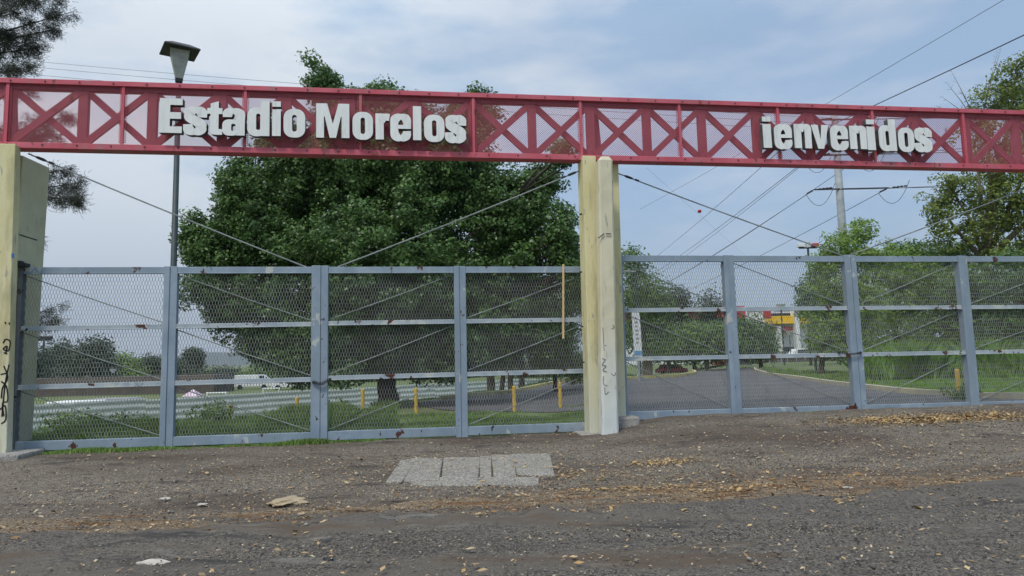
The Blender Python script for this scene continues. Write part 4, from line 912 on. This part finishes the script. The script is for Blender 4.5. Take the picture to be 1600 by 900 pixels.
# jumper loops and outgoing wires to the right
for k, (px, py, Y, sag) in enumerate([(1900,128,40,.6),(1960,132,40,.6),(1900,178,40,.6),(1960,180,40,.6),(1900,232,42,.7),(1980,226,42,.7)]):
    wire(tips[k], at(px, py, Y), .02, 'wire leaving the '+ords[k]+' arm of the near pole towards the right edge', sag)
for k, a_ in enumerate(tips):
    b = MB(); c_ = tips5[k]; d1 = (Vector(c_)-a_).normalized()*1.4; d2 = (at(1900,100,36)-a_).normalized()*1.4
    p, q = a_+d1, a_+d2; n = 10
    b.tube([p.lerp(q, i/n) - Vector((0,0,1.2*4*(i/n)*(1-i/n))) for i in range(n+1)], .018, 5); b.build('jumper', M['wire'], PP)
wire(at(1150,260,60), at(1700,7,20), .022, 'single dark wire slanting up to the right above the truss', .15, False)
wire(at(1000,327,70), at(1700,-78,24), .012, 'faint thin wire slanting to the top right corner of the sky', .15, False)
for k, (y0, y1, lab) in enumerate([(91,186,'uppermost thin wire crossing the sky behind the left of the truss'),(100,196,'middle thin wire crossing the sky behind the left of the truss'),(112,206,'lowest thin wire crossing the sky behind the left of the truss')]):
    wire(at(-120, y0-12, 60), at(1322, y1, YP-.1), .014, lab, .45, False)
cb = at(1093, 330, 26); bm = bmesh.new(); bmesh.ops.create_icosphere(bm, subdivisions=3, radius=.075); bmesh.ops.scale(bm, vec=(1,1,.92), verts=bm.verts)
me = bpy.data.meshes.new('marker_ball'); bm.to_mesh(me); bm.free(); me.materials.append(M['redball'])
for p in me.polygons: p.use_smooth = True
cable('guy_wire', gpt(1010, 262, -.2), at(1210, 440, 40), .0015, 'hair-thin line in the sky carrying a red ball, right of the middle pillar', .0, M['wire'], False)
o = bpy.data.objects.new('marker_ball', me); o.location = cb; COL.objects.link(o); tag(o, 'small red ball in the sky under the truss, right of the middle pillar', 'ball')

# ================================================================== shop and things beyond the driveway
YQ = 95.0
def X(px, Y, py=560): return at(px, py, Y).x
def Z(py, px, Y): return at(px, py, Y).z
BQ = thing('shop_building', 'white shop with a yellow band and red fascia beyond the driveway', 'building', (X(1200,YQ), YQ, .3))
b = MB(); b.wbox(X(985,YQ), X(1275,YQ), YQ+1, YQ+14, .2, Z(487,1200,YQ)); b.build('wall', M['white'], BQ)
b = MB(); b.wbox(X(980,YQ), X(1166,YQ), YQ-.6, YQ+14.5, Z(487,1100,YQ)-1.0, Z(480,1100,YQ)); b.build('red_fascia', M['redroof'], BQ)
b = MB(); b.wbox(X(1203,YQ), X(1266,YQ), YQ-1.2, YQ+1, Z(506,1230,YQ), Z(494,1230,YQ)); b.build('yellow_band', M['yellowband'], BQ)
b = MB(); b.wbox(X(1208,YQ), X(1240,YQ), YQ+.2, YQ+.98, Z(494,1230,YQ), Z(489,1230,YQ)); b.build('window', M['glass'], BQ)
b = MB(); b.wbox(X(1212,YQ), X(1240,YQ), YQ-.5, YQ+.98, Z(519,1230,YQ), Z(511,1230,YQ)); b.build('red_sign', M['redroof'], BQ)
b = MB(); b.wbox(X(1239,YQ), X(1245,YQ), YQ-1.6, YQ-.6, .2, Z(483,1240,YQ)); b.build('column', M['white'], BQ)
b = MB(); b.wbox(X(1205,YQ), X(1244,YQ), YQ+.5, YQ+.98, .2, Z(542,1230,YQ)); b.build('shopfront', M['glass'], BQ)
for x0 in (1012,1030,1048,1070,1088,1112,1130):
    b = MB(); b.wbox(X(x0,YQ), X(x0+5,YQ), YQ+.4, YQ+1.02, 4.2, Z(496,1100,YQ)); b.build('window', M['glass'], BQ)
b = MB(); b.box((X(1203,YQ-2), YQ-2, Z(491.5,1203,YQ-2)), (.55,0,0), (0,.12,0), (0,0,.55)); b.build('round_sign', M['redroof'], BQ, bevel=.3)
b = MB(); b.wbox(X(1195,YQ), X(1215,YQ), YQ+3, YQ+6, Z(487,1200,YQ), Z(480,1200,YQ)); b.wbox(X(1240,YQ), X(1252,YQ), YQ+3, YQ+6, Z(487,1240,YQ), Z(482,1240,YQ)); b.build('roof_plant', M['grey'], BQ)
# low boundary wall, red kiosk, white pieces
b = MB(); YW = 78; b.wbox(X(1130,YW), X(1330,YW), YW, YW+.3, .1, 1.05); o = b.build('low_wall', M['brown'], origin=(X(1200,YW),YW,.3)); tag(o, 'low dark boundary wall beyond the far end of the driveway', 'wall')
b = MB(); YW = 64
WF = thing('wire_fence', 'thin post and wire fence on the dry verge beyond the driveway', 'fence', (X(1200,YW),YW,.36))
for k in range(12):
    b = MB(); x = X(1160+14*k, YW); b.tube([(x,YW,.2),(x,YW,1.5)], .035, 6); b.build('post', M['galv'], WF)
b = MB()
for z in (.7,1.1,1.45): b.tube([(X(1160,YW),YW,z),(X(1314,YW),YW,z)], .012, 5)
b.build('wire', M['galv'], WF)
YK = 72; KI = thing('kiosk', 'small red kiosk with an orange panel at the far end of the driveway', 'kiosk', (X(1132,YK),YK,.36))
b = MB(); b.wbox(X(1120,YK), X(1148,YK), YK, YK+2, .3, 1.45); b.build('wall', M['redroof'], KI, bevel=.02); b = MB(); b.wbox(X(1119,YK),X(1149,YK),YK-.15,YK+2.1,1.451,1.56); b.build('roof', M['redroof'], KI)
b = MB(); b.wbox(X(1124,YK), X(1142,YK), YK-.03, YK, .75, 1.2); b.build('panel', M['yellowband'], KI)
YK = 66; 
def vehicle(px, Y, Lh, Hh, body_m, label, roofh=.55, seed=0):
    x = X(px, Y); z0 = h(x, Y); T = thing('parked_van' if roofh > .8 else 'parked_car', label, 'van' if roofh > .8 else 'car', (x, Y, z0)); b = MB()
    l = Lh/2; prof = [(-l,.35),(-l,.85),(-l*.82,.95),(-l*.62,Hh),(l*.45,Hh),(l*.72,1.0),(l,.88),(l,.35)] if roofh < .8 else [(-l,.35),(-l,Hh*.98),(-l*.96,Hh),(l*.55,Hh),(l*.8,1.15),(l,1.0),(l,.35)]
    n = len(prof); V = [(x+a, Y-.85, z0+c) for a, c in prof] + [(x+a, Y+.85, z0+c) for a, c in prof]
    b.add(V, [tuple(range(n)), tuple(reversed(range(n,2*n)))] + [(i, i+n, (i+1)%n+n, (i+1)%n) for i in range(n)]); b.build('body', body_m, T, bevel=.05)
    b = MB(); w0, w1 = (-l*.55, l*.4) if roofh < .8 else (l*.35, l*.62); b.wbox(x+w0, x+w1, Y-.87, Y-.84, z0+.98 if roofh < .8 else z0+1.2, z0+Hh-.1); b.build('window', M['glass'], T)
    for dx in (-l*.62, l*.62):
        b = MB(); b.tube([(x+dx, Y-.88, z0+.32), (x+dx, Y-.66, z0+.32)], .32, 14); b.build('wheel', M['rubber'], T)
vehicle(1022, 58, 4.2, 1.45, M['white'], 'white car parked beyond the kerb, left end of the driveway')
vehicle(1048, 100, 4.4, 1.5, M['redroof'], 'red car parked beyond the kerb under the grey-green trees')
vehicle(1258, 84, 4.3, 1.5, M['white'], 'white car parked in front of the shop')
vehicle(128, 39, 4.4, 1.45, M['white'], 'white car on the low ground beyond the hoarding, below the dark pointed tree')
vehicle(186, 42, 4.4, 1.45, M['grey'], 'grey car on the low ground beyond the hoarding, left of the first gate post')
vehicle(398, 92, 5.2, 1.9, M['white'], 'white van beyond the hoarding, left of the goal frame', 1)
vehicle(455, 88, 4.4, 1.5, M['white'], 'white car beyond the hoarding behind the goal frame')
# long low brown wall / building far left
b = MB(); YW = 82; b.wbox(X(-60,YW), X(335,YW), YW, YW+6, -2.2, .3); o = b.build('low_building', M['brown'], origin=(X(150,YW),YW,-2)); tag(o, 'long low brown building under the far tree line on the left', 'building')
# goal frames and canopy
def goal(px0, px1, y0, Y, label):
    x0, x1, z1 = X(px0,Y), X(px1,Y), Z(y0,(px0+px1)/2,Y); z0 = h((x0+x1)/2, Y); T = thing('goal_frame', label, 'goal frame', ((x0+x1)/2,Y,z0))
    for x in (x0,x1): b = MB(); b.tube([(x,Y,z0-.1),(x,Y,z1)], .05, 8); b.build('post', M['white'], T)
    b = MB(); b.tube([(x0-.05,Y,z1),(x1+.05,Y,z1)], .05, 8); b.build('crossbar', M['white'], T)
goal(325, 355, 614, 40, 'small white goal frame beyond the hoarding, right of the pink canopy')
goal(412, 437, 607, 48, 'white goal frame beyond the hoarding near the left gates meeting point')
Yc = 44; x0 = X(303,Yc); zc_ = Z(611,303,Yc); PK = thing('canopy', 'pink and white pitched canopy just above the hoarding beside the first gate post', 'canopy', (x0,Yc,h(x0,Yc)))
w_ = 12*Yc/F; b = MB(); b.add([(x0-w_,Yc-w_,zc_-.32),(x0+w_,Yc-w_,zc_-.32),(x0+w_,Yc+w_,zc_-.32),(x0-w_,Yc+w_,zc_-.32),(x0,Yc,zc_+.12)],[(0,1,4),(1,2,4),(2,3,4),(3,0,4),(3,2,1,0)]); b.build('roof', M['pink'], PK)
for dx in (-1,1):
    for dy in (-1,1): b = MB(); b.tube([(x0+dx*w_*.9,Yc+dy*w_*.9,h(x0,Yc)),(x0+dx*w_*.9,Yc+dy*w_*.9,zc_-.33)], .03, 6); b.build('leg', M['galv'], PK)
# small lamps and banners
def lamp2(px, ytop, Y, label, r=.05, kind=0, ybase=585):
    p_ = at(px, ybase, Y); z0 = h(p_.x, Y); z1 = at(px, ytop, Y).z; T = thing('street_lamp', label, 'street lamp', (p_.x, Y, z0)); b = MB(); b.tube([(p_.x,Y,z0-.1),(p_.x,Y,z1)], [r*1.4,r], 8); b.build('pole', M['greypole'], T)
    b = MB()
    if kind == 0: b.tube([(p_.x,Y,z1),(p_.x,Y,z1+.5),(p_.x,Y,z1+.52)], [.12,.42,.42], 10); b.build('lamp_head', M['white'], T)
    elif kind == 1:
        b.bar((p_.x-.5,Y,z1),(p_.x+.5,Y,z1), .08, .08, Vector((0,1,0))); b.build('crossarm', M['wire'], T)
        for d_ in (-.4,.4): b = MB(); b.wbox(p_.x+d_-.18, p_.x+d_+.18, Y-.15, Y+.15, z1+.05, z1+.24); b.build('lamp_head', M['redroof'] if d_ > 0 else M['white'], T, bevel=.02)
        b = MB(); b.tube([(p_.x,Y,z1+.02),(p_.x,Y,z1+.32)], [.1,.16], 8); b.build('cap', M['white'], T)
    else:
        b.bar((p_.x,Y,z1),(p_.x-1.0,Y,z1+.05), .06, .06, Vector((0,1,0))); b.wbox(p_.x-1.5,p_.x-.7,Y-.15,Y+.15,z1+.05,z1+.16); b.build('lamp_head', M['lampbody'], T, bevel=.02)
lamp2(1274, 387, 38, 'thin pole with small red and white lamp heads above the right gates', .06, 1, 560)
lamp2(1236, 524, 80, 'small white-headed lamp post in front of the shop', .05, 0, 560)
lamp2(1000, 424, 34, 'lamp post with one sideways lamp head in front of the tall narrow tree', .06, 2)
lamp2(1226, 484, 60, 'thin dark lamp post beside the shop banner', .05, 0, 570)
lamp2(176, 583, 86, 'small white-topped lamp in the far tree line on the left', .05, 0, 600)
Yf = 95; pf = at(66, 590, Yf); TF = thing('floodlight_mast', 'floodlight mast above the far trees right beside the left pillar fin', 'floodlight mast', (pf.x, Yf, h(pf.x,Yf)))
b = MB(); zf_ = at(66,532,Yf).z; b.tube([(pf.x,Yf,-2.2),(pf.x,Yf,zf_)], [.2,.12], 8); b.build('mast', M['greypole'], TF)
b = MB(); b.bar((pf.x-.9,Yf,zf_),(pf.x+.9,Yf,zf_), .12,.12, Vector((0,1,0))); b.build('crossarm', M['greypole'], TF)
for d_ in (-.7,.1,.8): b = MB(); b.box((pf.x+d_,Yf,zf_+.35), (.32,0,0), (0,.2,.1), (0,-.08,.22)); b.build('lamp_head', M['hood'], TF, bevel=.03)
def banner(px0, px1, y0, y1, Y, label, mark):
    xa, xb = X(px0,Y), X(px1,Y); z1, z0 = Z(y0,px0,Y), h((xa+xb)/2, Y); T = thing('banner_sign', label, 'sign', ((xa+xb)/2,Y,z0)); sh = X(px1+2,Y)-X(px1,Y)
    zb_ = Z(y1, px0, Y); b = MB(); b.hexa([(xa+sh,Y,zb_),(xb+sh,Y,zb_),(xb+sh,Y+.12,zb_),(xa+sh,Y+.12,zb_),(xa,Y,z1),(xb,Y,z1),(xb,Y+.12,z1),(xa,Y+.12,z1)]); b.build('panel', M['white'], T)
    b = MB(); b.wbox(xa+sh*.9, xb+sh*.95, Y-.01, Y-.002, zb_+.05, zb_+(z1-zb_)*.12); b.build('printed_patch', M[mark], T)
    b = MB(); b.tube([((xa+xb)/2+sh,Y+.06,z0-.1),((xa+xb)/2+sh,Y+.06,zb_)], .06, 8); b.build('post', M['galv'], T)
    b = MB()
    for k in range(7):
        q = .28 + .09*k; z = zb_ + (z1-zb_)*q; xo = sh*(1-q); b.wbox(xa+xo+(xb-xa)*.3, xa+xo+(xb-xa)*(.6+.1*(k%2)), Y-.008, Y-.002, z, z+(z1-zb_)*.04)
    b.build('print', M['grey'], T)
banner(990, 1002, 486, 557, 29, 'tall white banner with a blue foot just right of the middle pillar', 'bluish')
banner(1215, 1223, 510, 555, 56, 'tall white banner in front of the shop', 'grey')

# ================================================================== concrete slabs, footings and litter pieces in front
def gslab(name, px0, px1, py0, py1, th, lab, m, grp=None, sk=0, t_override=None):
    """flat slab whose top face fills the pixel quad on the ground"""
    def gpos(px, py):
        d = ray(px, py); o = Vector((0,0,CAMZ)); p = o
        k = 6.0
        for _ in range(30):
            p = o + d*k; g_ = h(p.x, p.y)+th; k += (p.z - g_)/max(-d.z, .02)*.8
        return o + d*k
    c = [gpos(px0, py1), gpos(px1, py1), gpos(px1+sk, py0), gpos(px0+sk, py0)]
    V = []
    for p in c: V.append((p.x, p.y, h(p.x,p.y)-.05))
    for i, p in enumerate(c): V.append((p.x, p.y, p.z + random.uniform(-.008,.008)))
    cen = sum((Vector(p) for p in c), Vector())/4; b = MB(); b.hexa(V); o = b.build(name, m, origin=tuple(cen), bevel=.012); tag(o, lab, 'slab', grp); return o
M['slab'] = mat('slab_concrete', (.15,.136,.112), (.215,.196,.164), 3, .9, .5, 50, rust=[(8,.58,.68,(.17,.16,.14)),(20,.64,.7,(.12,.11,.09))], speck=[(90,.62,.7,(.4,.38,.35))])
sl = [(602,627,'leftmost chipped concrete slab of the row on the ground'),(631,687,'wide second concrete slab from the left in the row'),(690,747,'third slab from the left, in the middle of the row'),(749,769,'narrow cracked concrete slab right of the middle of the row'),(771,806,'second last concrete slab of the row towards the pillar'),(808,868,'rightmost wide concrete slab of the row')]
for k, (a, e, lab) in enumerate(sl):
    y1 = 752 - (a-602)*.045; y0 = 718 - (a-602)*.045
    gslab('concrete_slab', a+random.uniform(-1,1), e+random.uniform(-1,1), y0+random.uniform(-1,1), y1+random.uniform(-1.5,1.5), .035, lab, M['slab'], 'row of concrete slabs', sk=(10, 6, 3, 0, -4, -8)[k] + (14 if k == 0 else 0))
gslab('kerb_stone', 642, 842, 745.5, 757, .03, 'long pale flush kerb strip in front of the slab row', M['slab'], None)

def rock(name, px, py, r, m, lab, cat, sq=(1,1,.5), seed=0):
    d = ray(px, py); k = (CAMZ-.03)/-d.z; p = Vector((0,0,CAMZ)) + d*k; p.z = h(p.x,p.y)+.03
    bm = bmesh.new(); bmesh.ops.create_icosphere(bm, subdivisions=3, radius=r); rr_ = random.Random(seed)
    ph = [(Vector((rr_.uniform(-1,1),rr_.uniform(-1,1),rr_.uniform(-1,1)))*(1.5+1.2*_)/r, rr_.uniform(0,6)) for _ in range(6)]
    for v in bm.verts:
        f = 1 + sum(.11*math.sin(v.co.dot(q)+o_) for q, o_ in ph); v.co = Vector((v.co.x*sq[0]*f, v.co.y*sq[1]*f, v.co.z*sq[2]*f))
    me = bpy.data.meshes.new(name); bm.to_mesh(me); bm.free(); me.materials.append(m); o = bpy.data.objects.new(name, me); o.location = p; COL.objects.link(o); tag(o, lab, cat); return o
M['sand'] = mat('pale_sand', (.42,.34,.22), (.34,.27,.18), 8, .95, .6, 90)
M['whitestone'] = mat('chalky_stone', (.5,.46,.4), (.4,.37,.33), 9, .9, .5, 60)
M['asph_lump'] = mat('asphalt_lump', (.045,.045,.045), (.08,.078,.075), 12, .95, .8, 60)
rock('sand_pile', 450, 787, .19, M['sand'], 'small flat mound of pale sand left of the concrete slabs', 'sand', (1.0,.8,.22), 1)
rock('stone', 240, 884, .075, M['whitestone'], 'long pale chalky stone near the bottom left', 'stone', (1.5,.7,.4), 2)
rock('stone', 257, 781, .04, M['whitestone'], 'flat pale stone on the apron under the first gate post', 'stone', (1.6,.8,.25), 3)
rock('asphalt_lump', 515, 854, .055, M['asph_lump'], 'dark lump of asphalt at the crumbled road edge', 'rubble', (1,1,.6), 4)
rock('asphalt_lump', 513, 880, .04, M['asph_lump'], 'smaller dark asphalt lump on the road below the first lump', 'rubble', (1.2,.8,.45), 5)
rock('stone', 317, 790, .035, M['whitestone'], 'small white stone right of the flat pale stone', 'stone', (1.4,.9,.4), 6)
rock('stone', 935, 836, .03, M['litter_y'], 'small yellow-tan stone on the road below the slabs', 'stone', (1.3,.9,.4), 7)
rock('stone', 1566, 811, .05, M['whitestone'], 'white crumpled scrap on the road near the right edge', 'scrap', (1.7,.7,.25), 8)
rock('stone', 1578, 760, .05, M['sand'], 'flat tan stone on the dirt at the right edge', 'stone', (.8,1,.3), 9)
rock('stone', 1323, 766, .03, M['whitestone'], 'pale flat stone right of centre on the apron', 'stone', (1.6,.8,.3), 10)

def scatter(n, sfun, tfun, seed):
    r = np.random.default_rng(seed); s_ = sfun(r, n); t_ = tfun(r, n); x = G0.x+GU.x*s_+GN.x*t_; y = G0.y+GU.y*s_+GN.y*t_
    return x, y, r
def surf_extra(s_, t_): return np.where(t_ < -5.9, .056, np.where(t_ < -4.9, .030, .014))
def flakes(name, parts, size, mt, seed):
    Cs = []
    for (n, sf, tf) in parts:
        x, y, r = scatter(n, sf, tf, seed); s_, t_ = st(x, y); Cs.append(np.stack([x, y, H(x,y)+surf_extra(s_, t_)+.006], 1)); seed += 1
    C = np.concatenate(Cs); n = len(C); r = np.random.default_rng(seed)
    C = C[C[:,1] > 2.2]; n = len(C)
    a = r.uniform(0, 6.28, n); L_ = size*r.lognormal(0, .42, n); w = L_*r.uniform(.35,.6,n)
    ux = np.stack([np.cos(a), np.sin(a), r.normal(0,.22,n)], 1); uy = np.stack([-np.sin(a), np.cos(a), r.normal(0,.3,n)], 1)
    C[:,2] += L_*.12
    V = np.stack([C-ux*L_[:,None]*.5, C-uy*w[:,None]*.5+[0,0,.003], C+ux*L_[:,None]*.5, C+uy*w[:,None]*.5+[0,0,.003]], 1).reshape(-1,3)
    o = np_obj(name, V, quads(n), mt); tag(o, None, None, None, 'stuff'); return o
U = lambda a, b: (lambda r, n: r.uniform(a, b, n))
Nn = lambda m_, s_: (lambda r, n: r.normal(m_, s_, n))
sP = lambda px, py=700, t=-2.: sz(px, py, t)[0]
def cl(r_s, r_t, n): return (n, r_s, r_t)
flakes('leaf_litter', [(17000, U(-12,12), U(-9.5,-.1)), (3200, U(-11,11), Nn(-5.1,.6)), (2000, U(-8,11), Nn(-4.5,.6)), (1500, U(-10,10), Nn(-6.1,.12)), (2600, Nn(2.0,2.4), Nn(-3.6,.7)), (1500, Nn(-2.2,1.6), Nn(-2.9,.7)), (3000, U(4,13), Nn(-2.6,1.0)), (800, Nn(-4.5,2), Nn(-3.6,.4))], .023, M['litter'], 300)
def on_slabs(name, mt, n, seed):
    r = np.random.default_rng(seed); a_ = [at_ground(px, py) for px, py in ((606,748),(880,736),(872,708),(622,718))]; u = r.random(n)[:,None]; v = r.random(n)[:,None]
    C = (np.array(a_[0])*(1-u)+np.array(a_[1])*u)*(1-v) + (np.array(a_[3])*(1-u)+np.array(a_[2])*u)*v; C[:,2] = H(C[:,0], C[:,1]) + .052; L_ = .018*r.lognormal(0,.5,n)[:,None]; w = r.uniform(0,6.28,n)
    ux = np.stack([np.cos(w),np.sin(w),r.normal(0,.2,n)],1)*L_; uy = np.stack([-np.sin(w),np.cos(w),r.normal(0,.2,n)],1)*L_*.5
    o = np_obj(name, np.stack([C-ux,C-uy,C+ux,C+uy],1).reshape(-1,3), quads(n), mt); tag(o, None, None, None, 'stuff')
def at_ground(px, py):
    d = ray(px, py); o = Vector((0,0,CAMZ)); k = 8.
    for _ in range(30): p = o + d*k; k += (p.z - h(p.x,p.y))/max(-d.z,.02)*.8
    return o + d*k
on_slabs('slab_leaf_litter', M['litter'], 260, 810)
def gs(px, py):   # ground s,t of a pixel
    d = ray(px, py); o = Vector((0,0,CAMZ)); k = 8.
    for _ in range(30): p = o + d*k; k += (p.z - h(p.x,p.y))/max(-d.z,.02)*.8
    p = o+d*k; return st(p.x, p.y)
a1 = gs(1040,724); a2 = gs(1420,658); a3 = gs(1540,652); a4 = gs(990,768); a5 = gs(1150,768); a6 = gs(880,745); a7 = gs(1280,795)
flakes('yellow_leaf_litter', [(420, Nn(a1[0],.26), Nn(a1[1],.11)), (2600, Nn(a2[0],.85), Nn(a2[1],.2)), (2800, Nn(a3[0],1.1), Nn(a3[1],.28)), (330, Nn(a4[0],.45), Nn(a4[1],.1)), (160, Nn(a5[0],.4), Nn(a5[1],.08)), (260, Nn(a6[0],.6), Nn(a6[1],.2)), (180, Nn(a7[0],.5), Nn(a7[1],.06)), (650, U(-8,11), U(-9,-1))], .032, M['litter_y'], 400)
# bigger single leaves near the camera
M['crumb'] = leafmat('brown_leaf_crumbs', [(.10,.055,.025),(.20,.11,.045),(.28,.17,.075),(.07,.04,.02)], 0, .85)
flakes('brown_leaf_litter', [(5200, U(-11,4), Nn(-5.55,.28)), (2600, U(2,12), Nn(-5.3,.3)), (1500, U(-11,11), Nn(-6.0,.08)), (1500, Nn(1.5,1.6), Nn(-4.6,.35))], .024, M['crumb'], 440)
flakes('large_leaf_litter', [(170, U(-6,7), U(-9.8,-5.6)), (60, U(-6,7), Nn(-6.1,.1))], .05, M['litter_y'], 460)
# loose gravel
def gravel(n, seed):
    r = np.random.default_rng(seed); s_ = r.uniform(-12,12,n); t_ = -.2 - 9.5*r.random(n)**.8
    x = G0.x+GU.x*s_+GN.x*t_; y = G0.y+GU.y*s_+GN.y*t_; ok = y > 2.2; x, y, s_, t_ = x[ok], y[ok], s_[ok], t_[ok]; n = len(x)
    rad = .0055*r.lognormal(0,.5,n); C = np.stack([x, y, H(x,y)+surf_extra(s_,t_)+rad*.3], 1)
    dirs = np.array([[1,0,0],[0,1,0],[-1,0,0],[0,-1,0],[0,0,1],[0,0,-1]], float)
    V = C[:,None,:] + (dirs[None]*r.uniform(.6,1.3,(n,6,1)) + r.normal(0,.15,(n,6,3)))*rad[:,None,None]*np.array([1,1,.7])
    fc = np.array([[0,1,4],[1,2,4],[2,3,4],[3,0,4],[1,0,5],[2,1,5],[3,2,5],[0,3,5]])
    Fq = (np.arange(n)[:,None,None]*6 + fc[None]).reshape(-1,3)
    o = np_obj('gravel', V.reshape(-1,3), Fq, M['gravel']); tag(o, None, None, None, 'stuff')
gravel(42000, 500)

# ================================================================== grass
def blades(name, x, y, hgt, mt, seed, wid=.012, dz=0):
    r = np.random.default_rng(seed); n = len(x); z = H(x, y)+dz; hh = hgt*r.uniform(.45,1.35,n)*(.95 + .35*np.sin(x*1.7+y*.6) + .3*np.sin(x*.6-y*2.1+1) + .15*np.sin(x*5.1+y*3.3)); a = r.uniform(0,6.28,n); w = wid*r.uniform(.7,1.4,n)
    lean = r.normal(0,.35,(n,2))*hh[:,None]
    base = np.stack([x,y,z-.01],1); ux = np.stack([np.cos(a),np.sin(a),np.zeros(n)],1)*w[:,None]
    mid = base + np.stack([lean[:,0]*.3, lean[:,1]*.3, hh*.6],1); tip = base + np.stack([lean[:,0],lean[:,1],hh],1)
    V = np.stack([base-ux, base+ux, mid+ux*.7, tip, mid-ux*.7], 1).reshape(-1,3)
    o = np_obj(name, V, np.arange(n*5).reshape(n,5), mt); tag(o, None, None, None, 'stuff'); return o
def region(n, a0, a1, y0f, y1f, seed):
    r = np.random.default_rng(seed); a = r.uniform(a0, a1, n); q = r.random(n); y0 = y0f(a); y1 = y1f(a); y = y0 + (y1-y0)*q; return a*y, y, r
gateY = lambda a: 12.3/(1 - a*math.tan(ANG)) if np.isscalar(a) else 12.3/(1 - a*np.tan(ANG))
x, y, r = region(120000, -.80, -.17, lambda a: gateY(a)+.12, lambda a: np.interp(a, CREST_A, CREST_Y)+1.4, 601)
blades('grass', x, y, .21, M['grass'], 602, .015)
x, y, r = region(16000, -.17, .11, lambda a: gateY(a)+.12, lambda a: 17.2+0*a, 603); blades('grass', x, y, .055, M['grass'], 604)
x, y, r = region(9000, -.17, .17, lambda a: np.interp(a,[-.17,-.07,.1,.17],[22.8,24.6,30.8,32])+.3, lambda a: np.interp(a, CREST_A, CREST_Y)+1.5, 605); blades('grass', x, y, .1, M['grass'], 606, .02)
re = np.array(right_edge); 
def right_y(a): # distance of the right kerb for a view angle
    aa = re[:,0]/re[:,1]; o_ = np.argsort(aa); return np.interp(a, aa[o_], re[:,1][o_])
x, y, r = region(90000, .36, .95, lambda a: right_y(a)+.25, lambda a: right_y(a)+9, 607); blades('lawn_grass', x, y, .075, M['grass_bright'], 608, .016)
x, y, r = region(34000, .50, .95, lambda a: np.full_like(a,24.), lambda a: np.full_like(a,31.), 609); blades('tall_grass', x, y, .8, M['grass_bright'], 610, .028)
x, y, r = region(9000, .36, .52, lambda a: right_y(a)+.2, lambda a: right_y(a)+12, 611); blades('dry_grass', x, y, .13, M['grass'], 612, .02)
# moss and weeds at the foot of the left gates
r = np.random.default_rng(620); n = 9000; s_ = r.uniform(GL1[1]+.2, GL1[3]+.15, n); t_ = r.normal(-.13,.075,n); x = G0.x+GU.x*s_+GN.x*t_; y = G0.y+GU.y*s_+GN.y*t_; blades('weed_strip', x, y, .06, M['grass'], 621, .011, .012)
n = 1200; s_ = r.uniform(GL2[1], GL2[1]+1.1, n); t_ = r.normal(-.12,.05,n); x = G0.x+GU.x*s_+GN.x*t_; y = G0.y+GU.y*s_+GN.y*t_; blades('weed_strip', x, y, .035, M['grass'], 622, .011, .012)
# leafy weeds standing in the grass
def weed(px, Y, hh, lab, n=420, seed=0):
    p_ = at(px, 650, Y); x, y = p_.x, Y; z = h(x,y); r = np.random.default_rng(seed); T = thing('tall_weed', lab, 'plant', (x,y,z), 'tall weeds'); b = MB(); Cs = []
    for k in range(9):
        e = Vector((x+r.normal()*.28, y+r.normal()*.25, z+hh*r.uniform(.6,1.1))); b.tube([(x+r.normal()*.12,y+r.normal()*.12,z-.02), e], [.012,.005], 4)
        u = r.uniform(.15,1,n//9); Cs.append(np.array([x,y,z])*(1-u[:,None]) + np.array(e)*u[:,None] + r.normal(size=(n//9,3))*.07)
    b.build('stem', M['grass'], T); leaves_mesh('foliage', np.concatenate(Cs), .09, M['leaf_mid'], T, .4, None, .5, seed)
for k, (px, Y, hh, lab) in enumerate([(322,15.5,.6,'tall leafy weed left of the leftmost bollard, in the grass'),(345,15.9,.7,'tallest leafy weed touching the leftmost bollard'),(388,17,.45,'low weed right of the leftmost bollard'),(412,17.3,.55,'weed halfway between the two leftmost bollards'),(130,13.6,.45,'weed in the first gate bay near the pillar fin'),(95,13.3,.5,'weed right beside the pillar fin in the first gate bay'),(1508,14.9,.3,'small grass tuft at the foot of the right bollard'),(205,13.9,.32,'low weed in the first gate bay beside the first wide gate post'),(165,14.2,.42,'weed in the middle of the first gate bay against the hoarding'),(530,17.2,.36,'low weed just right of the gate leaves meeting post'),(440,16.8,.3,'small weed just left of the second bollard')]): weed(px, Y, hh, lab, 420, 700+k)
# ================================================================== air
b = MB(); b.wbox(-5200, 5200, -420, 9200, -8, 900); hzo = b.build('haze', M['wire'], origin=(0,0,0)); tag(hzo, None, None, None, 'stuff')
hm_ = bpy.data.materials.new('thin_air'); hm_.use_nodes = True; t = hm_.node_tree; t.nodes.clear(); pv = N(t, 'ShaderNodeVolumePrincipled'); ou = N(t, 'ShaderNodeOutputMaterial')
pv.inputs['Density'].default_value = .00016; pv.inputs['Color'].default_value = (.78,.86,.97,1); pv.inputs['Anisotropy'].default_value = .2
t.links.new(pv.outputs[0], ou.inputs['Volume']); hzo.data.materials.clear(); hzo.data.materials.append(hm_)
print('objects', len(bpy.data.objects), 'faces', sum(len(m.polygons) for m in bpy.data.meshes))
